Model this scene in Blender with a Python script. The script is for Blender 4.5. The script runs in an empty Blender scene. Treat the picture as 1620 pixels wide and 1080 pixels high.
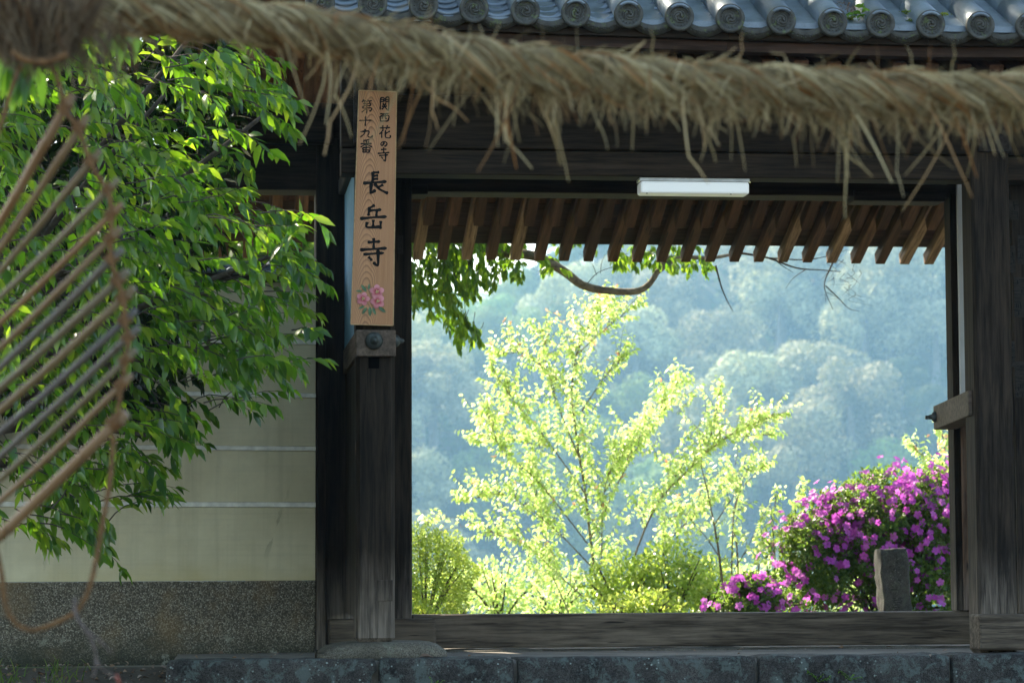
import bpy, bmesh, math, random
import numpy as np
from mathutils import Vector, Matrix, Euler, noise

rnd = random.Random(7)
nrs = np.random.RandomState(11)
sc = bpy.context.scene
COL = sc.collection
R = math.radians
PI = math.pi

# ------------------------------------------------------------------ camera
F = 4350.0                      # focal length in photo pixels (1620 px wide)
CAM = Vector((0.0, -14.5, 0.45))
YAW, PITCH, ROLL = R(6.4), math.atan(360.0 / F), R(-0.26)
fwd = Vector((math.sin(YAW) * math.cos(PITCH), math.cos(YAW) * math.cos(PITCH), math.sin(PITCH)))
rt0 = Vector((math.cos(YAW), -math.sin(YAW), 0))
up0 = rt0.cross(fwd)
rgt = rt0 * math.cos(ROLL) + up0 * math.sin(ROLL)
upv = up0 * math.cos(ROLL) - rt0 * math.sin(ROLL)
cd = bpy.data.cameras.new('camera')
cam = bpy.data.objects.new('camera', cd)
COL.objects.link(cam)
M = Matrix((rgt, upv, -fwd)).transposed().to_4x4()
M.translation = CAM
cam.matrix_world = M
cd.sensor_width = 36.0
cd.lens = F / 1620.0 * 36.0
cd.clip_end = 3000
cd.dof.use_dof = True
cd.dof.focus_distance = 14.7
cd.dof.aperture_fstop = 5.0
sc.camera = cam

# ------------------------------------------------------------------ sky, sun, exposure
SUN_AZ, SUN_EL = R(-32), R(43)          # azimuth from +Y, negative = to the left
to_sun = Vector((math.sin(SUN_AZ) * math.cos(SUN_EL), math.cos(SUN_AZ) * math.cos(SUN_EL), math.sin(SUN_EL)))
world = bpy.data.worlds.new('World')
sc.world = world
world.use_nodes = True
wnt = world.node_tree
bg = wnt.nodes['Background']
sky = wnt.nodes.new('ShaderNodeTexSky')
sky.sky_type = 'NISHITA'
sky.sun_disc = False
sky.sun_elevation = SUN_EL
sky.sun_rotation = SUN_AZ
sky.air_density = 1.0
sky.dust_density = 1.6
sky.ozone_density = 0.5
wnt.links.new(sky.outputs[0], bg.inputs['Color'])
bg.inputs['Strength'].default_value = 0.145
sd = bpy.data.lights.new('sun', 'SUN')
sd.energy = 5.0
sd.angle = R(0.53)
sd.color = (1.0, 0.95, 0.86)
sun = bpy.data.objects.new('sun', sd)
COL.objects.link(sun)
sun.rotation_euler = to_sun.to_track_quat('Z', 'Y').to_euler()
sun.location = (-20, 20, 40)
sc.view_settings.view_transform = 'Standard'
sc.view_settings.look = 'None'
sc.view_settings.exposure = 2.05
sc.view_settings.gamma = 1.0
sc.view_settings.use_white_balance = True
sc.view_settings.white_balance_temperature = 7500
sc.view_settings.use_curve_mapping = False
sc.render.engine = 'CYCLES'
sc.cycles.use_denoising = True
sc.cycles.max_bounces = 8
sc.cycles.diffuse_bounces = 4
sc.cycles.transmission_bounces = 6
sc.cycles.transparent_max_bounces = 6
sc.cycles.volume_bounces = 1
sc.cycles.sample_clamp_indirect = 6
sc.cycles.caustics_reflective = False
sc.cycles.caustics_refractive = False

# ------------------------------------------------------------------ helpers
def P(px, py, Y):
    """world point on the plane y=Y seen at photo pixel (px, py)"""
    d = fwd + rgt * ((px - 810) / F) + upv * ((540 - py) / F)
    return CAM + d * ((Y - CAM.y) / d.y)

def X(px, Y, py=800): return P(px, py, Y).x
def Z(py, Y, px=1000): return P(px, py, Y).z
def PXM(Y): return (Y - CAM.y) / F              # metres per photo pixel at that depth

WM = {}
def link(o, parent=None, local=False):
    COL.objects.link(o)
    if parent is not None:
        o.parent = parent
        if not local:
            o.matrix_parent_inverse = WM.get(parent.name, Matrix.Identity(4)).inverted()
    return o

def tag(o, label=None, cat=None, group=None, kind=None):
    if label: o['label'] = label
    if cat: o['category'] = cat
    if group: o['group'] = group
    if kind: o['kind'] = kind
    return o

def thing(name, loc, label, cat, group=None, rz=0.0, kind=None):
    o = bpy.data.objects.new(name, None)
    COL.objects.link(o)
    o.location = loc
    o.rotation_euler = (0, 0, rz)
    o.empty_display_size = 0.2
    WM[o.name] = Matrix.Translation(Vector(loc)) @ Matrix.Rotation(rz, 4, 'Z')
    return tag(o, label, cat, group, kind)

def np_mesh(name, V, FA, mat=None, smooth=False):
    """V (n,3) floats, FA (m,k) ints (one face size) or a list of tuples"""
    me = bpy.data.meshes.new(name)
    if isinstance(FA, np.ndarray):
        n, m, k = len(V), len(FA), FA.shape[1]
        me.vertices.add(n)
        me.vertices.foreach_set('co', np.asarray(V, dtype=np.float32).ravel())
        me.loops.add(m * k)
        me.loops.foreach_set('vertex_index', FA.astype(np.int32).ravel())
        me.polygons.add(m)
        me.polygons.foreach_set('loop_start', np.arange(0, m * k, k, dtype=np.int32))
        me.update(calc_edges=True)
    else:
        me.from_pydata([tuple(v) for v in V], [], FA)
        me.update()
    if smooth:
        me.polygons.foreach_set('use_smooth', [True] * len(me.polygons))
    if mat: me.materials.append(mat)
    return me

def obj(name, me, parent=None, local=False):
    return link(bpy.data.objects.new(name, me), parent, local)

class MB:
    def __init__(s): s.v = []; s.f = []
    def add(s, v, f):
        b = len(s.v)
        s.v += [tuple(p) for p in v]
        s.f += [tuple(i + b for i in q) for q in f]
        return s
    def box(s, lo, hi, bev=0.0):
        v, f = box_vf(lo, hi, bev)
        return s.add(v, f)
    def tube(s, pts, rad, sides=6, cap=True):
        pts = [Vector(p) for p in pts]
        n = len(pts)
        if not hasattr(rad, '__len__'): rad = [rad] * n
        v, f = [], []
        t0 = (pts[1] - pts[0]).normalized()
        ref = Vector((0, 0, 1)) if abs(t0.z) < .9 else Vector((1, 0, 0))
        nx = t0.cross(ref).normalized()
        for i in range(n):
            t = (pts[min(i + 1, n - 1)] - pts[max(i - 1, 0)])
            if t.length < 1e-9: t = t0
            t = t.normalized()
            nx = (nx - t * nx.dot(t))
            if nx.length < 1e-6: nx = t.orthogonal()
            nx.normalize()
            ny = t.cross(nx)
            for k in range(sides):
                a = 2 * PI * k / sides
                v.append(pts[i] + (nx * math.cos(a) + ny * math.sin(a)) * rad[i])
        for i in range(n - 1):
            for k in range(sides):
                a, b = i * sides + k, i * sides + (k + 1) % sides
                f.append((a, b, b + sides, a + sides))
        if cap:
            f.append(tuple(reversed(range(sides))))
            f.append(tuple((n - 1) * sides + k for k in range(sides)))
        return s.add(v, f)
    def build(s, name, mat, parent=None, smooth=False, local=False, base=None):
        v = s.v
        if base is not None:
            v = [(p[0] - base[0], p[1] - base[1], p[2] - base[2]) for p in v]
        o = obj(name, np_mesh(name, v, s.f, mat, smooth), parent, local)
        if base is not None: o.location = base
        return o

def box_vf(lo, hi, bev=0.0):
    (x0, y0, z0), (x1, y1, z1) = lo, hi
    if bev <= 0:
        v = [(x0,y0,z0),(x1,y0,z0),(x1,y1,z0),(x0,y1,z0),(x0,y0,z1),(x1,y0,z1),(x1,y1,z1),(x0,y1,z1)]
        f = [(0,3,2,1),(4,5,6,7),(0,1,5,4),(1,2,6,5),(2,3,7,6),(3,0,4,7)]
        return v, f
    bm = bmesh.new()
    bmesh.ops.create_cube(bm, size=1)
    for q in bm.verts:
        q.co = Vector(((x0+x1)/2 + q.co.x*(x1-x0), (y0+y1)/2 + q.co.y*(y1-y0), (z0+z1)/2 + q.co.z*(z1-z0)))
    b = min(bev, .45*min(x1-x0, y1-y0, z1-z0))
    bmesh.ops.bevel(bm, geom=list(bm.edges), offset=b, segments=2 if b < .015 else 1, affect='EDGES', profile=.5)
    bm.verts.index_update()
    v = [tuple(q.co) for q in bm.verts]
    f = [tuple(q.index for q in p.verts) for p in bm.faces]
    bm.free()
    return v, f

def box(name, lo, hi, mat, parent=None, bev=.006, local=False):
    lo2 = tuple(min(a, b) for a, b in zip(lo, hi)); hi2 = tuple(max(a, b) for a, b in zip(lo, hi))
    return MB().box(lo2, hi2, bev).build(name, mat, parent, local=local)

def bar(name, a, b, w, h, mat, parent=None, bev=.005, up=(0, 0, 1), data=None):
    """a squared timber from a to b: axis X of its own mesh runs along it (so grain follows it)"""
    a, b = Vector(a), Vector(b)
    L = (b - a).length
    me = data
    if me is None:
        v, f = box_vf((0, -w/2, -h/2), (L, w/2, h/2), bev)
        me = np_mesh(name, v, f, mat)
    o = bpy.data.objects.new(name, me)
    x = (b - a).normalized(); y = Vector(up).cross(x).normalized(); z = x.cross(y)
    m = Matrix((x, y, z)).transposed().to_4x4(); m.translation = a
    link(o, parent)
    o.matrix_basis = m
    WM[o.name] = m
    return o

def rock(lo, hi, cuts=6, rnd_=.03, amp=.01, seed=0, scale=6.0):
    """rough block: a subdivided box with rounded, noisy faces"""
    bm = bmesh.new()
    bmesh.ops.create_cube(bm, size=2)
    bmesh.ops.subdivide_edges(bm, edges=list(bm.edges), cuts=cuts, use_grid_fill=True)
    lo, hi = Vector(lo), Vector(hi)
    c, h = (lo + hi) / 2, (hi - lo) / 2
    V = []
    for q in bm.verts:
        p = Vector((q.co.x * h.x, q.co.y * h.y, q.co.z * h.z))
        inner = Vector((max(h.x - rnd_, 0), max(h.y - rnd_, 0), max(h.z - rnd_, 0)))
        cl = Vector((max(-inner.x, min(inner.x, p.x)), max(-inner.y, min(inner.y, p.y)), max(-inner.z, min(inner.z, p.z))))
        d = p - cl
        if d.length > 1e-6: p = cl + d.normalized() * min(d.length, rnd_)
        s = p + c + Vector((seed * 7.3, seed * 3.1, seed))
        nv = noise.noise_vector(s * scale) + .5 * noise.noise_vector(s * scale * 2.7)
        V.append(p + c + nv * amp)
    bm.verts.index_update()
    f = [tuple(q.index for q in p.verts) for p in bm.faces]
    bm.free()
    return V, f

def frames(dirs, nors):
    """(M,3,3) matrices whose columns are side, dir, normal"""
    d = dirs / np.maximum(np.linalg.norm(dirs, axis=1, keepdims=True), 1e-9)
    n = nors - d * np.sum(nors * d, axis=1, keepdims=True)
    l = np.linalg.norm(n, axis=1, keepdims=True)
    bad = l[:, 0] < 1e-4
    if bad.any():
        n[bad] = np.cross(d[bad], np.array([.3, .5, .8])); l = np.linalg.norm(n, axis=1, keepdims=True)
    n = n / l
    s = np.cross(d, n)
    return np.stack([s, d, n], axis=2)

def scatter(name, tv, tf, pos, dirs, nors, scale, mat, parent=None, smooth=True, base=None):
    tv = np.asarray(tv, dtype=float); tf = np.asarray(tf)
    pos = np.asarray(pos, float); scale = np.asarray(scale, float)
    Fm = frames(np.asarray(dirs, float), np.asarray(nors, float))
    if scale.ndim == 1: scale = scale[:, None].repeat(3, 1)
    loc = tv[None] * scale[:, None, :]
    V = np.einsum('mij,mnj->mni', Fm, loc) + pos[:, None, :]
    if base is not None: V = V - np.array(base)[None, None]
    n = len(tv)
    FA = (tf[None] + (np.arange(len(pos)) * n)[:, None, None]).reshape(-1, tf.shape[1])
    o = obj(name, np_mesh(name, V.reshape(-1, 3), FA, mat, smooth), parent)
    if base is not None: o.location = base
    return o

def spline(pts, n=8):
    """Catmull-Rom through points"""
    pts = [Vector(p) for p in pts]
    q = [pts[0] * 2 - pts[1]] + pts + [pts[-1] * 2 - pts[-2]]
    out = []
    for i in range(1, len(q) - 2):
        for k in range(n):
            t = k / n
            a, b, c, d = q[i-1], q[i], q[i+1], q[i+2]
            out.append(.5 * ((2*b) + (c-a)*t + (2*a-5*b+4*c-d)*t*t + (3*b-a-3*c+d)*t**3))
    out.append(pts[-1])
    return out

# leaf templates: y runs along the blade, z is the upper face
def leaf_tv(w=.34, fold=.10, droop=.12):
    ys = (0, .28, .62, 1.0); ws = (0, w / 2, w * .42, 0)
    dz = [-droop * y * y for y in ys]
    v = [(0, 0, 0),
         (-ws[1], ys[1], fold * w + dz[1]), (0, ys[1], dz[1]), (ws[1], ys[1], fold * w + dz[1]),
         (-ws[2], ys[2], fold * w + dz[2]), (0, ys[2], dz[2]), (ws[2], ys[2], fold * w + dz[2]),
         (0, 1, dz[3])]
    f = [(0, 2, 1), (0, 3, 2), (1, 2, 5), (1, 5, 4), (2, 3, 6), (2, 6, 5), (4, 5, 7), (5, 6, 7)]
    return v, f
def leaf_small(w=.5, fold=.15):
    v = [(0, 0, 0), (-w/2, .45, fold*w), (0, 1, -.06), (w/2, .45, fold*w)]
    f = [(0, 3, 2), (0, 2, 1)]
    return v, f

# ------------------------------------------------------------------ materials
class NT:
    def __init__(s, name):
        s.m = bpy.data.materials.new(name); s.m.use_nodes = True
        s.t = s.m.node_tree; s.b = s.t.nodes['Principled BSDF']; s.out = s.t.nodes['Material Output']
    def n(s, typ, **kw):
        q = s.t.nodes.new(typ)
        for k, v in kw.items():
            if k in q.inputs: s.set(q.inputs[k], v)
            else: setattr(q, k, v)
        return q
    def set(s, sock, v):
        if isinstance(v, bpy.types.NodeSocket): s.t.links.new(v, sock)
        else:
            if hasattr(sock.default_value, '__len__') and len(sock.default_value) == 4 and len(v) == 3: v = (*v, 1)
            sock.default_value = v
    def coord(s, scale=(1, 1, 1), which='Object', off=None):
        tc = s.n('ShaderNodeTexCoord'); mp = s.n('ShaderNodeMapping')
        s.t.links.new(tc.outputs[which], mp.inputs['Vector'])
        mp.inputs['Scale'].default_value = scale
        if off is not None: s.set(mp.inputs['Location'], off)
        return mp.outputs[0]
    def noise(s, vec, scale, detail=4, rough=.55, dist=0.0):
        q = s.n('ShaderNodeTexNoise'); s.t.links.new(vec, q.inputs['Vector'])
        q.inputs['Scale'].default_value = scale; q.inputs['Detail'].default_value = detail
        q.inputs['Roughness'].default_value = rough; q.inputs['Distortion'].default_value = dist
        return q.outputs['Fac']
    def ramp(s, fac, stops):
        q = s.n('ShaderNodeValToRGB'); s.t.links.new(fac, q.inputs['Fac'])
        e = q.color_ramp.elements
        while len(e) < len(stops): e.new(.5)
        for i, (p, c) in enumerate(stops):
            e[i].position = p
            e[i].color = (c, c, c, 1) if not hasattr(c, '__len__') else (*c, 1)
        return q.outputs['Color']
    def mix(s, fac, a, b, mode='MIX'):
        q = s.n('ShaderNodeMix', data_type='RGBA', blend_type=mode)
        s.set(q.inputs[0], fac); s.set(q.inputs[6], a); s.set(q.inputs[7], b)
        return q.outputs[2]
    def math(s, op, a, b=0.0, c=None):
        q = s.n('ShaderNodeMath', operation=op)
        s.set(q.inputs[0], a); s.set(q.inputs[1], b)
        if c is not None: s.set(q.inputs[2], c)
        return q.outputs[0]
    def bump(s, h, strength=.3, dist=.01):
        q = s.n('ShaderNodeBump'); s.t.links.new(h, q.inputs['Height'])
        q.inputs['Strength'].default_value = strength; q.inputs['Distance'].default_value = dist
        s.t.links.new(q.outputs[0], s.b.inputs['Normal'])
    def rand(s): return s.n('ShaderNodeObjectInfo').outputs['Random']
    def island(s): return s.n('ShaderNodeNewGeometry').outputs['Random Per Island']
    def base(s, c): s.set(s.b.inputs['Base Color'], c)
    def rough(s, v, spec=.4):
        s.set(s.b.inputs['Roughness'], v); s.b.inputs['Specular IOR Level'].default_value = spec

def wood(name, dark, light, axis='X', rough=.75, weather=None, vary=.25, wcol=(.30, .27, .23)):
    q = NT(name)
    cross, along = 34.0, 2.0
    scl = {'X': (along, cross, cross), 'Y': (cross, along, cross), 'Z': (cross, cross, along)}[axis]
    off = q.n('ShaderNodeCombineXYZ'); rr = q.rand()
    r10 = q.math('MULTIPLY', rr, 37.0)
    for i in range(3): q.set(off.inputs[i], r10)
    v = q.coord(scl, off=off.outputs[0])
    g = q.noise(v, 1.0, 6, .62, .35)
    g2 = q.noise(v, 4.0, 3, .6)
    vb = q.coord((1, 1, 1), off=off.outputs[0])
    blot = q.noise(vb, 2.6, 4, .6)
    gg = q.math('ADD', q.math('MULTIPLY', g, .75), q.math('MULTIPLY', g2, .25))
    c = q.mix(q.ramp(gg, [(.39, 0.0), (.62, 1.0)]), dark, light)
    c = q.mix(q.math('MULTIPLY', q.ramp(blot, [(.35, 0.0), (.7, 1.0)]), .45), c, q.mix(.5, dark, (.012, .010, .009)))
    # fine checks along the grain
    chk = q.noise(q.coord(tuple(x * 1.6 for x in scl), off=off.outputs[0]), 1.0, 2, .5)
    c = q.mix(q.ramp(chk, [(.27, 1.0), (.33, 0.0)]), c, (.010, .008, .007))
    hv = q.n('ShaderNodeHueSaturation')
    q.set(hv.inputs['Color'], c)
    q.set(hv.inputs['Value'], q.math('ADD', q.math('MULTIPLY', rr, 2 * vary), 1 - vary))
    c = hv.outputs[0]
    if weather:                                   # pale, rain-splashed foot of the timber
        z0, z1 = weather
        geo = q.n('ShaderNodeNewGeometry'); sx = q.n('ShaderNodeSeparateXYZ')
        q.t.links.new(geo.outputs['Position'], sx.inputs[0])
        h = q.math('ADD', sx.outputs['Z'], q.math('MULTIPLY', q.math('SUBTRACT', q.noise(q.coord((9, 9, 2.2)), 1.0, 5, .6), .5), 1.1 * (z1 - z0)))
        t = q.n('ShaderNodeMapRange'); q.set(t.inputs[0], h)
        t.inputs[1].default_value = z1; t.inputs[2].default_value = z0
        t.inputs[3].default_value = 0; t.inputs[4].default_value = 1
        st = q.math('MULTIPLY', t.outputs[0], q.ramp(gg, [(.38, .15), (.62, 1.0)]))
        c = q.mix(q.math('MULTIPLY', st, .8), c, wcol)
    q.base(c)
    q.rough(rough, .12)
    q.bump(q.math('ADD', gg, q.math('MULTIPLY', chk, .5)), .35, .006)
    return q.m

def leafmat(name, cols, trans, tmix=.45, rough=.32, spec=.5, use_island=True, tvary=True):
    q = NT(name)
    r = q.island() if use_island else q.rand()
    n = len(cols)
    c = q.ramp(r, [(i / max(n - 1, 1), cols[i]) for i in range(n)])
    q.base(c); q.rough(rough, spec)
    tr = q.n('ShaderNodeBsdfTranslucent')
    if isinstance(trans[0], (tuple, list)):
        m = len(trans)
        q.set(tr.inputs['Color'], q.ramp(r, [(i / (m - 1), trans[i]) for i in range(m)]))
    else: tr.inputs['Color'].default_value = (*trans, 1)
    ms = q.n('ShaderNodeMixShader'); ms.inputs[0].default_value = tmix
    q.t.links.new(q.b.outputs[0], ms.inputs[1]); q.t.links.new(tr.outputs[0], ms.inputs[2])
    q.t.links.new(ms.outputs[0], q.out.inputs['Surface'])
    return q.m

def simple(name, col, rough=.7, spec=.3, metal=0.0, nscale=12.0, var=.3, bump=.15):
    q = NT(name)
    v = q.coord()
    f = q.noise(v, nscale, 5, .6)
    q.base(q.mix(q.ramp(f, [(.3, 0.0), (.7, 1.0)]), tuple(x * (1 - var) for x in col), tuple(min(1, x * (1 + var)) for x in col)))
    q.rough(rough, spec); q.b.inputs['Metallic'].default_value = metal
    if bump: q.bump(f, bump, .004)
    return q.m

# timber: brown-black gate timbers, the browner rafters, the pale replaced ones
W_X = wood('wood_dark_x', (.0085, .006, .0038), (.034, .023, .0145), 'X')
W_Z = wood('wood_dark_z', (.007, .005, .0033), (.042, .030, .020), 'Z', weather=(.05, .55), wcol=(.27, .225, .18), vary=.1)
W_Y = wood('wood_dark_y', (.011, .009, .008), (.045, .038, .034), 'Y')
W_SILL = wood('wood_sill', (.040, .031, .022), (.155, .122, .088), 'X', vary=.1)
W_NUKI = wood('wood_tie', (.06, .045, .034), (.16, .12, .09), 'Y', vary=.12)
W_RAFT = wood('wood_rafter', (.034, .018, .011), (.092, .047, .029), 'X', vary=.3)
W_PALE = wood('wood_rafter_pale', (.09, .055, .037), (.30, .20, .135), 'X', vary=.2)
W_BOARD = wood('wood_soffit', (.075, .034, .020), (.16, .072, .042), 'Y', vary=.15)
W_BOARDX = wood('wood_eave', (.026, .015, .010), (.070, .040, .028), 'X', vary=.15)
W_PLANK = wood('wood_plank_brown', (.075, .045, .03), (.19, .12, .08), 'Z', weather=(.1, .5))

def plaster_mat():
    q = NT('wall_plaster')
    v = q.coord()
    n1 = q.noise(v, 1.6, 5, .6); n2 = q.noise(v, 14, 6, .65)
    n3 = q.noise(q.coord((1.5, 1.5, 60)), 1.0, 4, .6)        # faint trowel lines
    c = q.mix(q.ramp(n1, [(.3, 0.0), (.7, 1.0)]), (.50, .44, .275), (.70, .64, .43))
    c = q.mix(q.math('MULTIPLY', q.ramp(n2, [(.45, 0.0), (.75, 1.0)]), .30), c, (.47, .43, .29))
    c = q.mix(q.math('MULTIPLY', q.ramp(n3, [(.5, 0.0), (.8, 1.0)]), .18), c, (.30, .29, .24))
    sk = q.noise(q.coord((13, 13, .5)), 1.0, 5, .65)
    c = q.mix(q.math('MULTIPLY', q.ramp(sk, [(.5, 0.0), (.75, 1.0)]), .32), c, (.27, .25, .165))
    # yellow-brown rising damp above the base, with its own edge
    tc = q.n('ShaderNodeTexCoord'); sx = q.n('ShaderNodeSeparateXYZ'); q.t.links.new(tc.outputs['Object'], sx.inputs[0])
    h = q.math('ADD', sx.outputs['Z'], q.math('MULTIPLY', n1, .45))
    damp = q.ramp(h, [(.62, 1.0), (.80, 0.0)])
    c = q.mix(q.math('MULTIPLY', damp, .6), c, (.52, .43, .20))
    vo = q.n('ShaderNodeTexVoronoi', feature='DISTANCE_TO_EDGE')
    q.t.links.new(q.coord((1.7, 1.7, .45)), vo.inputs['Vector']); vo.inputs['Scale'].default_value = 1.0
    wv = q.math('ADD', vo.outputs['Distance'], q.math('MULTIPLY', q.math('SUBTRACT', q.noise(v, 9, 4, .6), .5), .09))
    crack = q.math('MULTIPLY', q.ramp(wv, [(.0, 1.0), (.0016, 0.0)]), q.ramp(q.noise(v, 1.1, 2, .5), [(.5, 0.0), (.56, 1.0)]))
    c = q.mix(q.math('MULTIPLY', crack, .55), c, (.12, .11, .08))
    q.base(c); q.rough(.92, .15); q.bump(q.math('ADD', n2, n3), .25, .004)
    return q.m

def aggregate_mat():
    q = NT('pebble_dash')
    vo = q.n('ShaderNodeTexVoronoi'); q.t.links.new(q.coord(), vo.inputs['Vector']); vo.inputs['Scale'].default_value = 140
    sp = q.n('ShaderNodeSeparateColor'); q.t.links.new(vo.outputs['Color'], sp.inputs[0])
    c = q.ramp(sp.outputs[0], [(0, (.07, .062, .045)), (.4, (.17, .15, .11)), (.75, (.26, .23, .17)), (1, (.40, .37, .29))])
    c = q.mix(q.ramp(vo.outputs['Distance'], [(.35, 0.0), (.75, 1.0)]), c, (.06, .053, .04))
    v = q.coord()
    st = q.noise(v, 3.2, 5, .6)
    c = q.mix(q.math('MULTIPLY', q.ramp(st, [(.5, 0.0), (.68, 1.0)]), .45), c, (.22, .14, .06))
    moss = q.noise(v, 5.0, 6, .7)
    tc = q.n('ShaderNodeTexCoord'); sx = q.n('ShaderNodeSeparateXYZ'); q.t.links.new(tc.outputs['Object'], sx.inputs[0])
    low = q.ramp(q.math('ADD', sx.outputs['Z'], q.math('MULTIPLY', moss, .30)), [(.16, 1.0), (.34, 0.0)])
    c = q.mix(q.math('MULTIPLY', low, .85), c, (.030, .034, .022))
    pale = q.math('MULTIPLY', q.ramp(q.noise(v, 11, 7, .7), [(.60, 0.0), (.66, 1.0)]), q.ramp(sx.outputs['Z'], [(.10, .8), (.26, 0.0)]))
    c = q.mix(pale, c, (.27, .27, .21))
    q.base(c); q.rough(.9, .2); q.bump(vo.outputs['Distance'], .6, .008)
    return q.m

def stone_mat(name, dark, light, lichen, lich=.52, scale=1.0, lc2=(.16, .22, .20)):
    q = NT(name)
    v = q.coord((scale,) * 3, off=None)
    n1 = q.noise(v, 3.0, 6, .65); n2 = q.noise(v, 38, 4, .7)
    c = q.mix(q.ramp(q.math('ADD', q.math('MULTIPLY', n1, .6), q.math('MULTIPLY', n2, .4)), [(.36, 0.0), (.64, 1.0)]), dark, light)
    sp0 = q.noise(v, 110, 3, .7)
    c = q.mix(q.ramp(sp0, [(.40, .75), (.52, 0.0)]), c, tuple(x * .35 for x in dark))
    l1 = q.noise(v, 7.5, 9, .78, .4)
    c = q.mix(q.math('MULTIPLY', q.ramp(l1, [(lich, 0.0), (lich + .07, 1.0)]), .75), c, lc2)
    vo = q.n('ShaderNodeTexVoronoi'); q.t.links.new(v, vo.inputs['Vector']); vo.inputs['Scale'].default_value = 26
    sp = q.ramp(q.math('ADD', vo.outputs['Distance'], q.math('MULTIPLY', q.noise(v, 60, 3, .6), .25)), [(.26, 1.0), (.36, 0.0)])
    msk = q.ramp(q.noise(v, 4.2, 4, .6), [(.5, 0.0), (.6, 1.0)])
    c = q.mix(q.math('MULTIPLY', q.math('MULTIPLY', sp, msk), .9), c, lichen)
    q.base(c); q.rough(.85, .3)
    q.bump(q.math('ADD', n1, q.math('ADD', q.math('MULTIPLY', n2, .5), q.math('MULTIPLY', sp0, .35))), .8, .014)
    return q.m

def tile_mat():
    q = NT('roof_tile')
    v = q.coord()
    n1 = q.noise(v, 9, 6, .65); n2 = q.noise(v, 45, 3, .6)
    r = q.rand()
    c = q.mix(q.ramp(n1, [(.35, 0.0), (.7, 1.0)]), (.085, .12, .15), (.18, .235, .285))
    hv = q.n('ShaderNodeHueSaturation'); q.set(hv.inputs['Color'], c)
    q.set(hv.inputs['Value'], q.math('ADD', q.math('MULTIPLY', r, .5), .75)); c = hv.outputs[0]
    c = q.mix(q.math('MULTIPLY', q.ramp(n2, [(.6, 0.0), (.72, 1.0)]), .4), c, (.04, .04, .038))
    q.base(c); q.b.inputs['Metallic'].default_value = .35
    q.set(q.b.inputs['Roughness'], q.ramp(n1, [(.3, .42), (.7, .60)])); q.b.inputs['Specular IOR Level'].default_value = .7
    q.bump(n1, .12, .004)
    return q.m

def tile_end_mat():
    q = NT('tile_end')
    v = q.coord()
    r = q.rand()
    off = q.math('MULTIPLY', r, 20.0)
    cx = q.n('ShaderNodeCombineXYZ'); q.set(cx.inputs[0], off)
    n1 = q.noise(q.coord(off=cx.outputs[0]), 22, 5, .65)
    c = q.mix(q.ramp(n1, [(.3, 0.0), (.7, 1.0)]), (.026, .027, .024), (.075, .077, .068))
    c = q.mix(q.math('MULTIPLY', q.ramp(q.noise(q.coord(off=cx.outputs[0]), 30, 4, .6, .6), [(.58, 0.0), (.66, 1.0)]), .8), c, (.09, .12, .045))
    q.base(c); q.rough(.72, .35); q.bump(n1, .2, .003)
    return q.m

def sign_mat():
    q = NT('sign_board')
    tc = q.n('ShaderNodeTexCoord'); sx = q.n('ShaderNodeSeparateXYZ'); q.t.links.new(tc.outputs['Object'], sx.inputs[0])
    x, z = sx.outputs['X'], sx.outputs['Z']
    wob = q.math('MULTIPLY', q.math('SUBTRACT', q.noise(q.coord((3, 1, 2.2)), 1.6, 3, .5), .5), .055)
    xc = q.math('ADD', q.math('ADD', x, .035), wob)
    x2 = q.math('MULTIPLY', xc, xc)
    # growth rings cut as nested arches: z + k x^2, tighter towards the edges
    w = q.math('ADD', z, q.math('MULTIPLY', x2, 52.0))
    w = q.math('ADD', w, q.math('MULTIPLY', q.math('SUBTRACT', q.noise(q.coord((2, 1, 1.6)), 2.0, 3, .55), .5), .16))
    ring = q.math('SUBTRACT', 1.0, q.math('FRACT', q.math('MULTIPLY', w, 27.0)))
    line = q.ramp(ring, [(0.0, 1.0), (.16, .75), (.42, .12), (1.0, 0.0)])
    fine = q.noise(q.coord((160, 1, 2.0)), 1.0, 3, .6)
    c = q.mix(q.ramp(fine, [(.3, 0.0), (.7, 1.0)]), (.41, .185, .075), (.53, .255, .115))
    c = q.mix(q.math('MULTIPLY', line, .78), c, (.09, .036, .017))
    big = q.noise(q.coord((6, 1, 3)), 1.0, 3, .5)
    c = q.mix(q.math('MULTIPLY', q.ramp(big, [(.4, 0.0), (.7, 1.0)]), .35), c, (.48, .25, .13))
    q.base(c); q.rough(.5, .35); q.bump(line, .15, .002)
    return q.m

def ground_mat(name, a, b, cgreen=None):
    q = NT(name)
    v = q.coord()
    n1 = q.noise(v, 3.5, 6, .65); n2 = q.noise(v, 60, 4, .7)
    c = q.mix(q.ramp(q.math('ADD', q.math('MULTIPLY', n1, .6), q.math('MULTIPLY', n2, .4)), [(.36, 0.0), (.64, 1.0)]), a, b)
    if cgreen: c = q.mix(q.ramp(q.noise(v, .35, 4, .6), [(.42, 0.0), (.55, 1.0)]), c, cgreen)
    q.base(c); q.rough(.95, .15); q.bump(q.math('ADD', n1, n2), .5, .02)
    return q.m

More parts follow.
